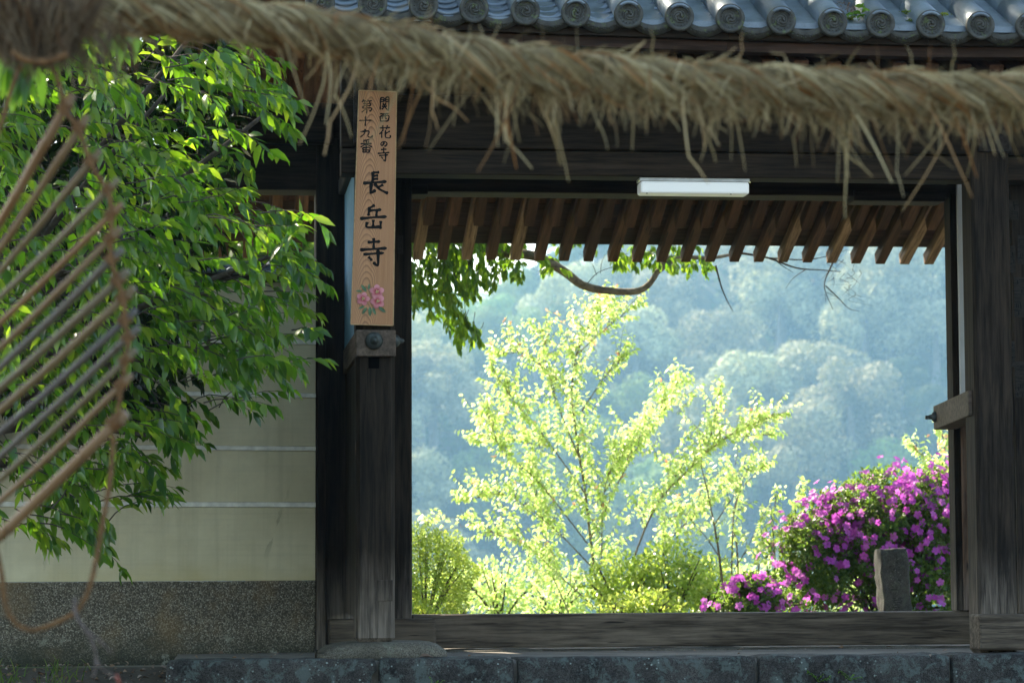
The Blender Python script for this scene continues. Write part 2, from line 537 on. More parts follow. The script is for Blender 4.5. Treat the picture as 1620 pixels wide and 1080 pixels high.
PLASTER = plaster_mat(); AGG = aggregate_mat()
STRIP = simple('wall_line', (.72, .70, .60), .85, .2, nscale=18, var=.22)
KERB = stone_mat('kerb_stone', (.008, .008, .0075), (.085, .080, .072), (.25, .30, .275), .50, 1.5, (.085, .11, .10))
FOUND = stone_mat('foundation_stone', (.065, .058, .042), (.19, .17, .13), (.26, .27, .22), .56, 1.4, (.14, .15, .11))
MARKER = stone_mat('marker_stone', (.010, .010, .009), (.055, .056, .050), (.14, .15, .125), .52, 2.8, (.04, .05, .036))
TILE = tile_mat(); TEND = tile_end_mat()
SIGN = sign_mat()
INK = simple('ink', (.008, .008, .008), .6, .12, nscale=60, var=.3, bump=0)
HOLE_SHADE = simple('hole_shade', (.003, .003, .003), .95, .02, bump=0)  # near-black, painting the shade inside a post hole
IRON = simple('old_iron', (.055, .065, .060), .55, .5, .6, nscale=40, var=.4)
WHITEP = simple('painted_plaster', (.60, .60, .56), .85, .2, nscale=5, var=.08)
BLUEP = simple('side_plaster', (.11, .26, .37), .8, .25, nscale=4, var=.06)
PAPER = simple('paper_slip', (.030, .027, .023), .9, .1, nscale=25, var=.3)
EARTH = ground_mat('earth', (.060, .052, .040), (.14, .12, .095))
PLATF = ground_mat('platform_earth', (.13, .12, .10), (.24, .22, .185))
GARDEN = ground_mat('garden_ground', (.15, .14, .10), (.26, .24, .19), (.10, .14, .05))
BARK = simple('bark', (.17, .135, .10), .9, .15, nscale=26, var=.5, bump=.6)
BARKD = simple('bark_dark', (.055, .045, .036), .9, .15, nscale=30, var=.5, bump=.5)
BARKG = simple('bark_grey', (.20, .18, .155), .9, .15, nscale=26, var=.4, bump=.4)

# ------------------------------------------------------------------ ground
HS = 6.0
def ground_z(x, y):
    if y < -0.6: return -.34
    if y < 0.7: return -.34 + (y + .6) / 1.3 * .27
    if y < 10: return -.07
    y0 = 126.5 * HS - 14.5                 # foot of the hill
    if y < y0: return -.07 + (y - 10) / (y0 - 10) * (.38 - 8.75 * HS)
    x, y = x / HS, (y + 14.5) / HS - 14.5   # far slope laid out at one quarter scale
    # the far hillside: climbs away, its ridge high on the right and low on the left
    cx = (x - 15) / 40
    top = 16.5 + 28 / (1 + math.exp(-(x - 29) / 4.5)) + 3 * math.sin(x * .11)
    h = -8.3 + (y - 112) * .60 + 2.5 * math.sin(x * .16 + y * .05) + 1.5 * math.sin(y * .21)
    t = top - 8.3
    h = h if h < t - 6 else t - 6 * math.exp(-max(0, (h - t + 6)) / 6)
    return .45 + (h - .45) * HS

def grid_mesh(xs, ys, fz):
    V = [(x, y, fz(x, y)) for y in ys for x in xs]
    n = len(xs)
    FA = np.array([(j*n+i, j*n+i+1, (j+1)*n+i+1, (j+1)*n+i) for j in range(len(ys)-1) for i in range(n-1)])
    return V, FA
xs = [-1200, -850, -500, -300] + list(np.linspace(-180, 600, 80)) + [700, 850, 1000, 1200]
ys = [-700, -300, -60, -20, -8, -3, -1.2, -.6, -.3, 0, .3, .7, 2, 5, 10, 20, 40, 100, 200, 400, 600] + list(np.linspace(740, 1380, 44))
V, FA = grid_mesh(xs, ys, ground_z)
gm = np_mesh('ground', V, FA, EARTH, True)
gm.materials.append(GARDEN)
HILLM = ground_mat('hill_floor', (.03, .035, .02), (.06, .07, .035))
gm.materials.append(HILLM)
for p in gm.polygons:
    c = p.center
    p.material_index = 0 if c.y < 1.3 else (1 if c.y < 45 else 2)
ground = tag(obj('ground', gm), kind='structure')

# stone-kerbed platform the gate stands on
YK = -.55
x0k, x1k = X(262, YK, 1045), X(2300, YK, 1045)
plat = box('stone_platform', (x0k + .03, YK + .07, -.30), (x1k, 5.2, -.012), PLATF, bev=.02)
tag(plat, kind='structure')
WM['stone_platform'] = Matrix.Identity(4)
joints = [262, 598, 817, 1199, 1506, 1790, 2060, 2300]
for i in range(7):
    xa, xb = X(joints[i], YK, 1045) + .006, X(joints[i+1], YK, 1045) - .008
    v, f = rock((xa, YK, -.42), (xb, YK + .34, .0), 14, .022, .011, seed=i + 1, scale=5)
    if i == 0:
        v = [Vector((p.x - max(0, p.x - xb + .05) * (.5 if p.z < -.06 else 0), p.y, p.z)) for p in v]
    obj('kerb_stone', np_mesh('kerb_stone', v, f, KERB, True), plat)
# low rubble course under the gate sill
for i, (a, b) in enumerate([(700, 860), (864, 985), (990, 1200), (1205, 1330), (1336, 1480), (1486, 1640)]):
    v, f = rock((X(a, 1.05, 1035), .98, -.1), (X(b, 1.05, 1035) - .01, 1.3, -.002 - .006 * (i % 2)), 6, .015, .006, seed=20 + i, scale=9)
    obj('packing_stone', np_mesh('packing_stone', v, f, FOUND, True), plat)

# ------------------------------------------------------------------ gate
YF, YM = -.10, 1.2              # front faces of the support posts and of the main posts
gate = thing('temple_gate', (P(1077, 1000, YM).x, .6, 0), 'dark weathered timber temple gate with grey tiled roof and rafters, framing the view', 'gate')
def zf(py, px=1000): return Z(py, YF, px)
def zm(py, px=1000): return Z(py, YM, px)
def post(x0, x1, y0, y1, z0, z1, mat, bev, name='support_post'):
    return box(name, (x0, y0, z0), (x1, y1, z1), mat, gate, bev)
# main posts: broad and flat, at the back of the ties
mlx0, mlx1 = X(499, YM), X(652, YM)
post(mlx0, mlx1, YM, YM + .26, -.02, zm(225), W_Z, .012, 'main_post')
mrx0 = X(1521, YM) + .003
post(mrx0, mrx0 + .50, YM, YM + .26, .19, zm(225), W_Z, .012, 'main_post')
# jamb board of the right post (its inner cheek)
box('jamb_board', (X(1511, YM), YM + .002, .20), (mrx0 - .003, YM + .13, zm(300)), W_Z, gate, .004)
# support posts in front, chamfered, on their foundation stones
slx0, slx1 = X(563, YF), X(625, YF)
post(slx0, slx1, YF, YF + .21, .075, zf(120), W_Z, .022)
srx0, srx1 = X(1546, YF), X(1607, YF)
post(srx0, srx1, YF, YF + .21, -.01, zf(120), W_Z, .018)
# mended patch let into the foot of the left post
box('patch', (slx1 - .095, YF - .0025, zf(948)), (slx1 - .012, YF + .01, zf(915)), W_Z, gate, .002)
box('mortise_shade', (X(583, YF), YF - .003, zf(584)), (X(600, YF), YF + .01, zf(566)), HOLE_SHADE, gate, .001)  # thin plate on the post face; the hole's shade is its colour
# side walls between support post and main post (plaster above the tie, boards below)
xs_l = (slx0 + slx1) / 2
zt0, zt1 = zf(566), zf(525)
box('side_panel', (xs_l - .097, YF + .215, zt1 + .003), (xs_l - .070, YM - .002, zf(150)), BLUEP, gate, .002)
for k in range(4):
    ya = YF + .215 + k * .27
    box('side_board', (xs_l - .09, ya + .003, .205), (xs_l - .07, min(ya + .267, YM - .003), zt0 - .003), W_Z, gate, .003)
# right side wall, seen on its inner face
zr0, zr1 = zf(658), zf(618)
px0, px1 = X(1521, YM), X(1553, YM)
box('side_panel', (px0, YM - .030, Z(632, YM)), (px1, YM - .003, zm(287)), WHITEP, gate, .003)
box('side_rail', (px0, YM - .055, Z(668, YM)), (px1, YM - .003, Z(655, YM)), W_NUKI, gate, .004)
box('side_board', (px0, YM - .030, .201), (px1, YM - .003, Z(669.5, YM)), W_PLANK, gate, .003)
# tie beams (nuki) with their iron bosses
tl = box('tie_beam', (xs_l - .105, YF - .045, zt0), (xs_l + .105, YM, zt1), W_NUKI, gate, .006)
WM[tl.name] = Matrix.Identity(4)
def boss(c, ax, r, parent):
    mb = MB(); c = Vector(c); ax = Vector(ax).normalized()
    prof = [(0, r), (.010, r * 1.0), (.018, r * .82), (.024, r * .55), (.026, r * .45), (.034, r * .42), (.044, r * .30), (.05, .001)]
    s = ax.orthogonal().normalized(); t = ax.cross(s)
    n = 20
    for d, rr in prof:
        for k in range(n):
            a = 2 * PI * k / n; mb.v.append(tuple(c + ax * d + (s * math.cos(a) + t * math.sin(a)) * rr))
    for i in range(len(prof) - 1):
        for k in range(n): mb.f.append((i*n+k, i*n+(k+1)%n, (i+1)*n+(k+1)%n, (i+1)*n+k))
    return mb.build('iron_boss', IRON, parent, True)
boss((X(591, YF), YF - .046, zf(542)), (0, -1, 0), .046, tl)
boss((xs_l + .106, YF + .03, zf(540)), (1, 0, 0), .032, tl)
A = P(1551, 637, YF + .06); B = P(1494, 649, YM + .05); B.z = A.z - .01
tr = bar('tie_beam', A, B, .13, zr1 - zr0 + .005, W_NUKI, gate, .006)
bsd = (B - A).normalized(); side = Vector((-bsd.y, bsd.x, 0))
cc = B - bsd * .07 + side * .066
bo = boss((0, 0, 0), (0, 1, 0), .032, tr)
bo.matrix_parent_inverse = Matrix.Identity(4); bo.location = ((B - A).length - .10, .066, 0)
MB().tube([(0, 0, 0), (0, .07, 0)], .012, 8).build('bolt', IRON, tr, local=True).location = ((B - A).length - .05, .05, 0)
# threshold and its blocks
zs = zm(970)
box('threshold', (X(652, YM) + .002, YM - .012, .004), (X(1740, YM), YM + .30, zs), W_SILL, gate, .010)
box('sill_block', (X(521, YM - .2), YM - .2, .03), (X(690, YM - .2), YM - .02, Z(976, YM - .2)), W_SILL, gate, .014)
box('sill_block', (X(519, YM - .19), YM - .185, -.01), (X(688, YM - .2), YM - .02, .028), W_SILL, gate, .006)
box('sill_block', (X(1546, YF - .2), YF - .20, .012), (X(1720, YF - .2), YF - .003, Z(975, YF - .2)), W_SILL, gate, .014)
# lintels
xl, xr = X(540, YF), X(1940, YF)
box('front_beam', (xl, YF + .03, zf(278)), (xr, YF + .20, zf(239)), W_X, gate, .008)
box('front_beam', (xl, YF + .05, zf(236)), (xr, YF + .19, zf(152)), W_X, gate, .010)
box('front_beam', (xl, YF + .02, zf(148)), (xr, YF + .22, zf(96)), W_X, gate, .010)
# capping tie running back over each support post
box('upper_tie', (slx0 - .012, YF - .02, zf(234)), (slx1 - .06, YM - .01, zf(131)), W_Y, gate, .008)
box('upper_tie', (slx0 - .03, YF + .24, zf(262)), (slx0 + .08, YM - .02, zf(236)), W_Y, gate, .008)
box('upper_tie', (srx0 + .04, YF - .02, zf(234)), (srx1 + .012, YM - .01, zf(131)), W_Y, gate, .008)
# main lintel with its lower lips at both ends, and the wing beam running left of it
xa, xb = X(300, YM), X(1780, YM)
box('main_lintel', (xa, YM + .01, zm(306)), (xb, YM + .25, zm(170)), W_X, gate, .008)
box('lintel_lip', (X(652, YM) + .002, YM - .004, zm(308) - .012), (X(678, YM), YM + .2, zm(296)), W_X, gate, .008)
box('lintel_lip', (X(1358, YM), YM - .006, zm(309) - .018), (X(1504, YM), YM + .2, zm(297)), W_X, gate, .008)
box('wing_beam', (X(300, YM), YM - .05, zm(236)), (mlx0 + .10, YM + .005, zm(172)), W_X, gate, .008)
# dark boarding over the lintels, between them and the roof
for k in range(9):
    za = zf(94) + .002 + k * .10
    box('gable_board', (xl, YF + .06, za), (xr, YF + .085, za + .096), W_X, gate, .004)
# boarded wall to the right of the right post, with old pilgrims' slips
for k in range(7):
    xk = X(1608, YF + .25) + k * .17
    box('wall_board', (xk, YF + .24, .2), (xk + .166, YF + .262, zf(240)), W_Z, gate, .003)
def scribble(mb, x, y, z, w, h, n, seed):
    r2 = random.Random(seed)
    for k in range(n):
        zc = z + h * (.5 - (k + .5) / n); s = h / n * .38
        for j in range(r2.randint(3, 5)):
            u = (r2.random() - .5) * w * .7; q = (r2.random() - .5) * 2 * s
            if r2.random() < .6: a, b, e = w * .28, s * .10, 0
            else: a, b, e = w * .05, s * .7, 0
            mb.box((x + u - a, y - .0012, zc + q - b), (x + u + a, y, zc + q + b))
def slip(px, py, Y, w, h, seed, n=5):
    c = P(px, py, Y)
    s = box('paper_slip', (c.x - w/2, Y - .002, c.z - h/2), (c.x + w/2, Y + .002, c.z + h/2), PAPER, gate, .0)
    mb = MB(); scribble(mb, c.x, Y - .002, c.z, w, h, n, seed)
    mb.build('faded_writing', INK, s)
for i, (px, py, w, h, n) in enumerate([(1604, 332, .055, .11, 2), (1599, 410, .05, .15, 4), (1613, 470, .06, .22, 5), (1600, 560, .04, .14, 4), (1614, 600, .06, .2, 5), (1617, 395, .05, .16, 4)]):
    slip(px, py, YF + .24 - .0005, w, h, i + 3, n)
slip(633.5, 387, YM - .0005, .032, .105, 31, 5)
mb = MB()
for i, (px, py) in enumerate([(632, 290), (640, 288), (647, 291)]):
    c = P(px, py, YM); scribble(mb, c.x, YM, c.z, .024, .10, 5, 50 + i)
mb.build('carved_writing', INK, gate)

# ---- roof: rear eave (its underside is what the opening shows)
YE, SL = 5.0, math.tan(R(20))
zE = Z(415, YE)
RIDGE_Y, RIDGE_Z = 2.2, 4.75
def zfly(y): return zE + (YE - y) * SL
vf, ff = box_vf((0, -.035, -.042), (4.3, .035, .042), .004)
fly_d = np_mesh('rafter', vf, ff, W_RAFT); fly_p = np_mesh('rafter', vf, ff, W_PALE)
vb_, fb_ = box_vf((0, -.034, -.045), (3.4, .034, .045), .004)
base_d = np_mesh('base_rafter', vb_, fb_, W_RAFT)
pale = {0, 2, 4, 15, 17, 20, 21}
for k in range(-9, 23):
    x = P(661 + 38.45 * k, 415, YE).x
    y1 = YE
    zb = zE + .042 + .004 * math.sin(k * .55)
    bar('rafter', (x, y1, zb), (x, y1 - 4.0, zb + 4.0 * SL), .084, .084, None, gate, data=fly_p if k in pale else fly_d)
    y2 = 4.30
    zc = zfly(y2) - .052
    bar('base_rafter', (x + .016, y2, zc), (x + .016, y2 - 3.1, zc + 3.1 * math.tan(R(24))), .094, .1, None, gate, data=base_d)
xa, xb = P(661 - 38.45 * 9.5, 415, YE).x, P(661 + 38.45 * 22.5, 415, YE).x
# soffit boards lie on the rafters, an eave board closes them off
def sloped(name, y0, y1, zoff, th, mat, x0=xa, x1=xb):
    v = []
    for (x, y, o) in [(x0, y0, 0), (x1, y0, 0), (x1, y1, 0), (x0, y1, 0), (x0, y0, th), (x1, y0, th), (x1, y1, th), (x0, y1, th)]:
        v.append((x, y, zfly(y) + zoff + o))
    return MB().add(v, [(0,3,2,1),(4,5,6,7),(0,1,5,4),(1,2,6,5),(2,3,7,6),(3,0,4,7)]).build(name, mat, gate)
yb = 4.66; k = 0
while yb > 1.0:
    sloped('soffit_board', yb - .32, yb - .002, .088 + (k % 2) * .003, .02, W_BOARDX if k == 0 else W_BOARD)
    yb -= .322; k += 1
sloped('eave_board', 4.662, 4.78, .085, .07, W_BOARDX)
sloped('eave_board', 4.782, 4.98, .118, .05, W_BOARDX)
# purlin under the base rafters
box('purlin', (xa, 3.05, zfly(3.2) - .33), (xb, 3.22, zfly(3.2) - .17), W_X, gate, .01)
# rear tile field, one part
mb = MB()
rs = (RIDGE_Z - (zE + .24)) / (YE + .12 - RIDGE_Y)
nT = 40
for k in range(nT):
    x = xa + (xb - xa) * (k + .5) / nT; r_ = .07
    mb.tube([(x, YE + .10, zE + .27), (x, RIDGE_Y, RIDGE_Z + .05)], r_, 8)
v = [(xa, YE + .12, zE + .20), (xb, YE + .12, zE + .20), (xb, RIDGE_Y, RIDGE_Z), (xa, RIDGE_Y, RIDGE_Z)]
mb.add(v + [(p[0], p[1], p[2] + .03) for p in v], [(0,3,2,1),(4,5,6,7),(0,1,5,4),(1,2,6,5),(2,3,7,6),(3,0,4,7)])
tag(mb.build('rear_tile_field', TILE, gate), kind='stuff')

# ---- roof: front eave with its tiles
YT = -.95                              # plane of the tile ends
PIT = math.tan(R(25)); ca, sa = math.cos(R(25)), math.sin(R(25))
tile_px = [(507, 4), (590, 6), (671, 8), (751, 13), (831, 17), (912, 19.5), (995, 22), (1076, 26), (1156, 28.5), (1237, 32), (1318, 34.5), (1394, 36.5), (1473, 38), (1552, 40), (1631, 41), (1710, 41), (1791, 40), (1872, 39), (1953, 37), (2034, 35)]
tc = [P(px, py, YT) for px, py in tile_px]
RT = .072
def cap_mesh(L):
    n, V, Fc = 14, [], []
    for j, y in enumerate((0, .02, L)):
        r = RT if j else RT * .97
        for k in range(n + 1):
            a = PI * (-.06 + 1.12 * k / n)
            V.append((r * math.cos(a), y, r * math.sin(a)))
        for k in range(n + 1):
            a = PI * (-.06 + 1.12 * k / n)
            V.append(((r - .016) * math.cos(a), y, (r - .016) * math.sin(a)))
    m = n + 1
    for j in range(2):
        for k in range(n):
            a = j * 2 * m + k; b = a + 2 * m
            Fc.append((a, a + 1, b + 1, b)); Fc.append((a + m, b + m, b + m + 1, a + m + 1))
    for k in range(n): Fc.append((k, k + m, k + m + 1, k + 1))
    b = 4 * m
    for k in range(n): Fc.append((b + k, b + k + 1, b + k + 1 + m, b + k + m))
    return np_mesh('cap_tile', V, Fc, TILE, True)
def disc_mesh():
    mb = MB(); n = 32
    prof = [(.0, .012), (.054, .012), (.056, .0), (.072, -.002), (.074, .004), (.074, .03)]
    for rr, d in prof:
        for k in range(n):
            a = 2 * PI * k / n; mb.v.append((rr * math.cos(a), d, rr * math.sin(a)))
    for i in range(len(prof) - 1):
        for k in range(n): mb.f.append((i*n+k, i*n+(k+1)%n, (i+1)*n+(k+1)%n, (i+1)*n+k))
    for k in range(16):                                   # ring of beads
        a = 2 * PI * k / 16; c = Vector((.045 * math.cos(a), .011, .045 * math.sin(a)))
        V = [c + Vector((math.cos(b) * .0042, 0, math.sin(b) * .0042)) for b in [j * PI / 3 for j in range(6)]] + [c + Vector((0, -.006, 0))]
        mb.add(V, [(j, (j + 1) % 6, 6) for j in range(6)])
    for q in range(3):                                    # three-comma swirl
        pts, rad = [], []
        for j in range(16):
            t = j / 15; a = q * 2 * PI / 3 + t * 3.9; rr = .008 + .026 * t ** .8
            pts.append((rr * math.cos(a), .010, rr * math.sin(a))); rad.append(.0085 * (1 - t) ** .8 + .0012)
        mb.tube(pts, rad, 6)
    return np_mesh('tile_end', mb.v, mb.f, TEND, True)
cap0 = cap_mesh(.36); cap1 = cap_mesh(.36); disc = disc_mesh()
rotm = Matrix.Rotation(R(25), 4, 'X')
for i, c in enumerate(tc):
    for j in range(4):
        o = bpy.data.objects.new('cap_tile', cap0); link(o, gate)
        o.matrix_basis = Matrix.Translation(c + Vector((rnd.uniform(-.002, .002), .02 + j * .355 * ca, j * .355 * sa - .004 * (j % 2)))) @ rotm
        if j == 0:
            d = bpy.data.objects.new('tile_end', disc); link(d, o, local=True)
            d.matrix_basis = rotm.inverted() @ Matrix.Translation((0, -.02, 0)) @ Matrix.Rotation(rnd.uniform(-.5, .5), 4, 'Y')
# pan tiles: shallow troughs, each course lapping the one below
def pan_mesh(name, w, front=False):
    n = 10; V, Fc = [], []
    L = .26; th = .018; sag = .042
    def zc(u): return sag * (2 * u - 1) ** 2 - sag
    rows = [(0, 0, 0), (0, L, 0)]
    for j, y in enumerate((0, L)):
        for k in range(n + 1):
            u = k / n; V.append(((u - .5) * w, y, zc(u)))
        for k in range(n + 1):
            u = k / n; V.append(((u - .5) * w, y + (.004 if j == 0 else 0), zc(u) - (th if not front or j else .052)))
    m = n + 1
    for k in range(n):
        Fc.append((k, k + 1, 2*m + k + 1, 2*m + k)); Fc.append((m + k, 3*m + k, 3*m + k + 1, m + k + 1))
        Fc.append((k, m + k, m + k + 1, k + 1))
    mb = MB().add(V, Fc)
    if front:                                               # scroll relief on the drop face
        for k in range(7):
            u = .18 + .64 * k / 6; pts = []
            for j in range(7):
                a = j * .9; rr = .010 * (1 - j / 9)
                pts.append(((u - .5) * w + rr * math.cos(a), -.001, zc(u) - .026 + rr * math.sin(a)))
            mb.tube(pts, .0022, 4)
    return np_mesh(name, mb.v, mb.f, TEND if front else TILE, True)
for i in range(len(tc) - 1):
    mid = (tc[i] + tc[i+1]) / 2; w = (tc[i+1] - tc[i]).length - .05
    pm = pan_mesh('pan_tile', w)
    em = pan_mesh('eave_tile', w, True)
    o = obj('eave_tile', em, gate); o.matrix_basis = Matrix.Translation(mid + Vector((0, .012, -.012))) @ rotm
    for j in range(9):
        o = bpy.data.objects.new('pan_tile', pm); link(o, gate)
        s = .035 + j * .115
        o.matrix_basis = Matrix.Translation(mid + Vector((rnd.uniform(-.004, .004), s * ca + .012, s * sa + .008 + rnd.uniform(-.002, .002)))) @ rotm @ Matrix.Rotation(R(-8), 4, 'X') @ Matrix.Rotation(rnd.uniform(-.02, .02), 4, 'Z')
# the rest of the front slope up to the ridge, one part
mb = MB(); s0 = 1.40
zs0 = [c + Vector((0, s0 * ca, s0 * sa)) for c in tc]
for c, q in zip(tc, zs0):
    L = (RIDGE_Y - q.y)
    mb.tube([q, (q.x, RIDGE_Y, q.z + L * PIT)], RT, 8)
a, b = tc[0], tc[-1]
v = [(a.x, YT + .05, a.z - .045), (b.x, YT + .05, b.z - .045), (b.x, RIDGE_Y, b.z - .045 + (RIDGE_Y - YT - .05) * PIT), (a.x, RIDGE_Y, a.z - .045 + (RIDGE_Y - YT - .05) * PIT)]
mb.add(v + [(p[0], p[1], p[2] - .03) for p in v], [(0,1,2,3),(4,7,6,5),(0,4,5,1),(1,5,6,2),(2,6,7,3),(3,7,4,0)])
tag(mb.build('front_tile_field', TILE, gate), kind='stuff')
zr = b.z + (RIDGE_Y - YT) * PIT
mb = MB().box((a.x, RIDGE_Y - .16, min(zr, RIDGE_Z) - .1), (xb, RIDGE_Y + .16, zr + .28), .03)
mb.tube([(a.x, RIDGE_Y, zr + .30), (xb, RIDGE_Y, zr + .30)], .09, 10)
mb.build('ridge', TILE, gate)
# fascia, eave boards, front rafters
zt = lambda py: Z(py, YT + .08, 1300)
def eave_strip(name, y0, y1, dz0, dz1, mat):
    n = len(tc) - 1
    for i0, i1 in ((0, 4), (4, 8), (8, 12), (12, 16), (16, n)):
        p, q = tc[i0], tc[i1]
        v = [(p.x, y0, p.z + dz0), (q.x - .002, y0, q.z + dz0), (q.x - .002, y1, q.z + dz0), (p.x, y1, p.z + dz0),
             (p.x, y0, p.z + dz1), (q.x - .002, y0, q.z + dz1), (q.x - .002, y1, q.z + dz1), (p.x, y1, p.z + dz1)]
        MB().add(v, [(0,3,2,1),(4,5,6,7),(0,1,5,4),(1,2,6,5),(2,3,7,6),(3,0,4,7)]).build(name, mat, gate)
eave_strip('fascia', YT + .06, YT + .14, -.100, -.052, W_X)
eave_strip('fascia', YT + .10, YT + .20, -.152, -.102, W_BOARDX)
for k in range(28):
    x = tc[0].x + .08 + k * .172
    i = min(len(tc) - 1, max(0, int((x - tc[0].x) / .256)))
    z = tc[i].z - .20
    bar('front_rafter', (x, YT + .22, z), (x, YF + .3, z + .75 * PIT + .02), .075, .075, W_RAFT, gate)
sl_ = MB()
v = [(a.x, YT + .2, a.z - .15), (b.x, YT + .2, b.z - .15), (b.x, YF + .5, b.z - .15 + .75 * PIT), (a.x, YF + .5, a.z - .15 + .75 * PIT)]
sl_.add(v + [(p[0], p[1], p[2] + .03) for p in v], [(0,3,2,1),(4,5,6,7),(0,1,5,4),(1,2,6,5),(2,3,7,6),(3,0,4,7)]).build('front_soffit', W_BOARD, gate)
# moss on the tiles
MOSS = leafmat('moss', [(.10, .15, .02), (.20, .27, .04)], (.25, .33, .04), .3, .9, .1)
mv, mf = leaf_small(.8)
pos, dr = [], []
for (px, py, n, s) in [(1343, 31, 120, .014), (1433, 20, 60, .012), (1492, 24, 60, .012), (1440, 34, 40, .008), (760, 22, 30, .006)]:
    c = P(px, py, YT + .12)
    for k in range(n):
        pos.append(c + Vector((rnd.gauss(0, s), rnd.gauss(0, s), rnd.gauss(0, s * .4))))
        dr.append(Vector((rnd.gauss(0, 1), rnd.gauss(-.3, 1), rnd.uniform(.1, 1))))
tag(scatter('roof_moss', mv, mf, pos, dr, [(0, -.3, 1)] * len(pos), [.012] * len(pos), MOSS, gate), kind='stuff')
# foundation stones under the support posts
FS = 'flat grey foundation stone under the '
for (p0, p1, nm, sd_) in ((503, 706, 'left support post, beside the plaster wall', 41),):
    xa_, xb_ = X(p0, -.2, 1030), X(p1, -.2, 1030)
    v, f = rock((xa_, -.30, -.05), (xb_, .36, .078), 12, .06, .012, seed=sd_, scale=4)
    v = [Vector((p.x, p.y, min(p.z, .076) - max(0, (abs(p.x - (xa_ + xb_) / 2) / ((xb_ - xa_) / 2)) ** 3) * (.045 if p.x < (xa_ + xb_) / 2 else .012) * (p.z > .03))) for p in v]
    base = Vector(((xa_ + xb_) / 2, 0, -.02))
    o = obj('foundation_stone', np_mesh('foundation_stone', [p - base for p in v], f, FOUND, True)); o.location = base
    tag(o, FS + nm, 'stone')

# ------------------------------------------------------------------ lamp under the front beam
la, lb = P(1011, 308, YF + .1), P(1182, 288, YF + .1)
LAMP = NT('lamp_cover'); LAMP.base((.86, .88, .86)); LAMP.rough(.35, .5)
LAMP.b.inputs['Subsurface Weight'].default_value = .0
LAMP.b.inputs['Emission Color'].default_value = (.86, .97, 1.0, 1); LAMP.b.inputs['Emission Strength'].default_value = .03
lamp = thing('fluorescent_lamp', ((la.x + lb.x) / 2, YF + .1, zf(278)), 'white oblong fluorescent lamp fixed under the dark front beam', 'lamp')
box('cover', (la.x, YF + .04, Z(307.5, YF + .1)), (lb.x, YF + .17, Z(288.5, YF + .1)), LAMP.m, lamp, .012)
box('base_plate', (la.x - .004, YF + .05, Z(288, YF + .1) + .0005), (lb.x + .004, YF + .16, zf(278) - .001), simple('lamp_base', (.45, .46, .44), .5, .5), lamp, .003)
for x in (la.x - .006, lb.x + .006):
    MB().tube([(x, YF + .06, Z(289, YF + .1)), (x, YF + .06, Z(287, YF + .1))], .005, 8).build('catch', simple('catch', (.6, .55, .3), .4, .5, .5), lamp)
for x in (la.x + .035, lb.x - .10):
    MB().tube([(x, YF + .05, Z(308.5, YF + .1)), (x, YF + .05, Z(306.5, YF + .1))], .006, 8).build('catch', simple('catch2', (.35, .35, .28), .4, .5, .5), lamp)

# ------------------------------------------------------------------ signboard
s_tl, s_tr, s_bl, s_br = P(568, 145, YF - .05), P(627, 145, YF - .05), P(555, 514, YF - .02), P(621.5, 514, YF - .02)
SH = (s_tl - s_bl).length
ctr = (s_tl + s_tr + s_bl + s_br) / 4
zax = ((s_tl + s_tr) / 2 - (s_bl + s_br) / 2).normalized()
xax = ((s_tr - s_tl).normalized() + (s_br - s_bl).normalized()).normalized(); xax = (xax - zax * xax.dot(zax)).normalized()
yax = zax.cross(xax)
SM = Matrix((xax, yax, zax)).transposed().to_4x4(); SM.translation = ctr
sign = bpy.data.objects.new('signboard', None); COL.objects.link(sign); sign.matrix_world = SM; sign.empty_display_size = .2
WM['signboard'] = SM
tag(sign, 'tall narrow wooden signboard with black brush characters and red flowers, on the left post', 'signboard')
wt, wb = (s_tr - s_tl).length / 2, (s_br - s_bl).length / 2
v = []
for y in (-.012, .012):
    v += [(-wb, y, -SH/2), (wb, y, -SH/2), (wt, y, SH/2), (-wt, y, SH/2)]
MB().add(v, [(0,1,2,3),(7,6,5,4),(0,4,5,1),(1,5,6,2),(2,6,7,3),(3,7,4,0)]).build('board', SIGN, sign, local=True)
EDGE = simple('board_edge', (.42, .28, .14), .6, .3, nscale=30)
for a, b in (((-wb - .001, -SH/2), (-wt - .001, SH/2)), ((wb + .001, -SH/2), (wt + .001, SH/2)), ((-wb, -SH/2 - .001), (wb, -SH/2 - .001)), ((-wt, SH/2 + .001), (wt, SH/2 + .001))):
    MB().tube([(a[0], -.0115, a[1]), (b[0], -.0115, b[1])], .0028, 4).build('edge_strip', EDGE, sign, local=True)
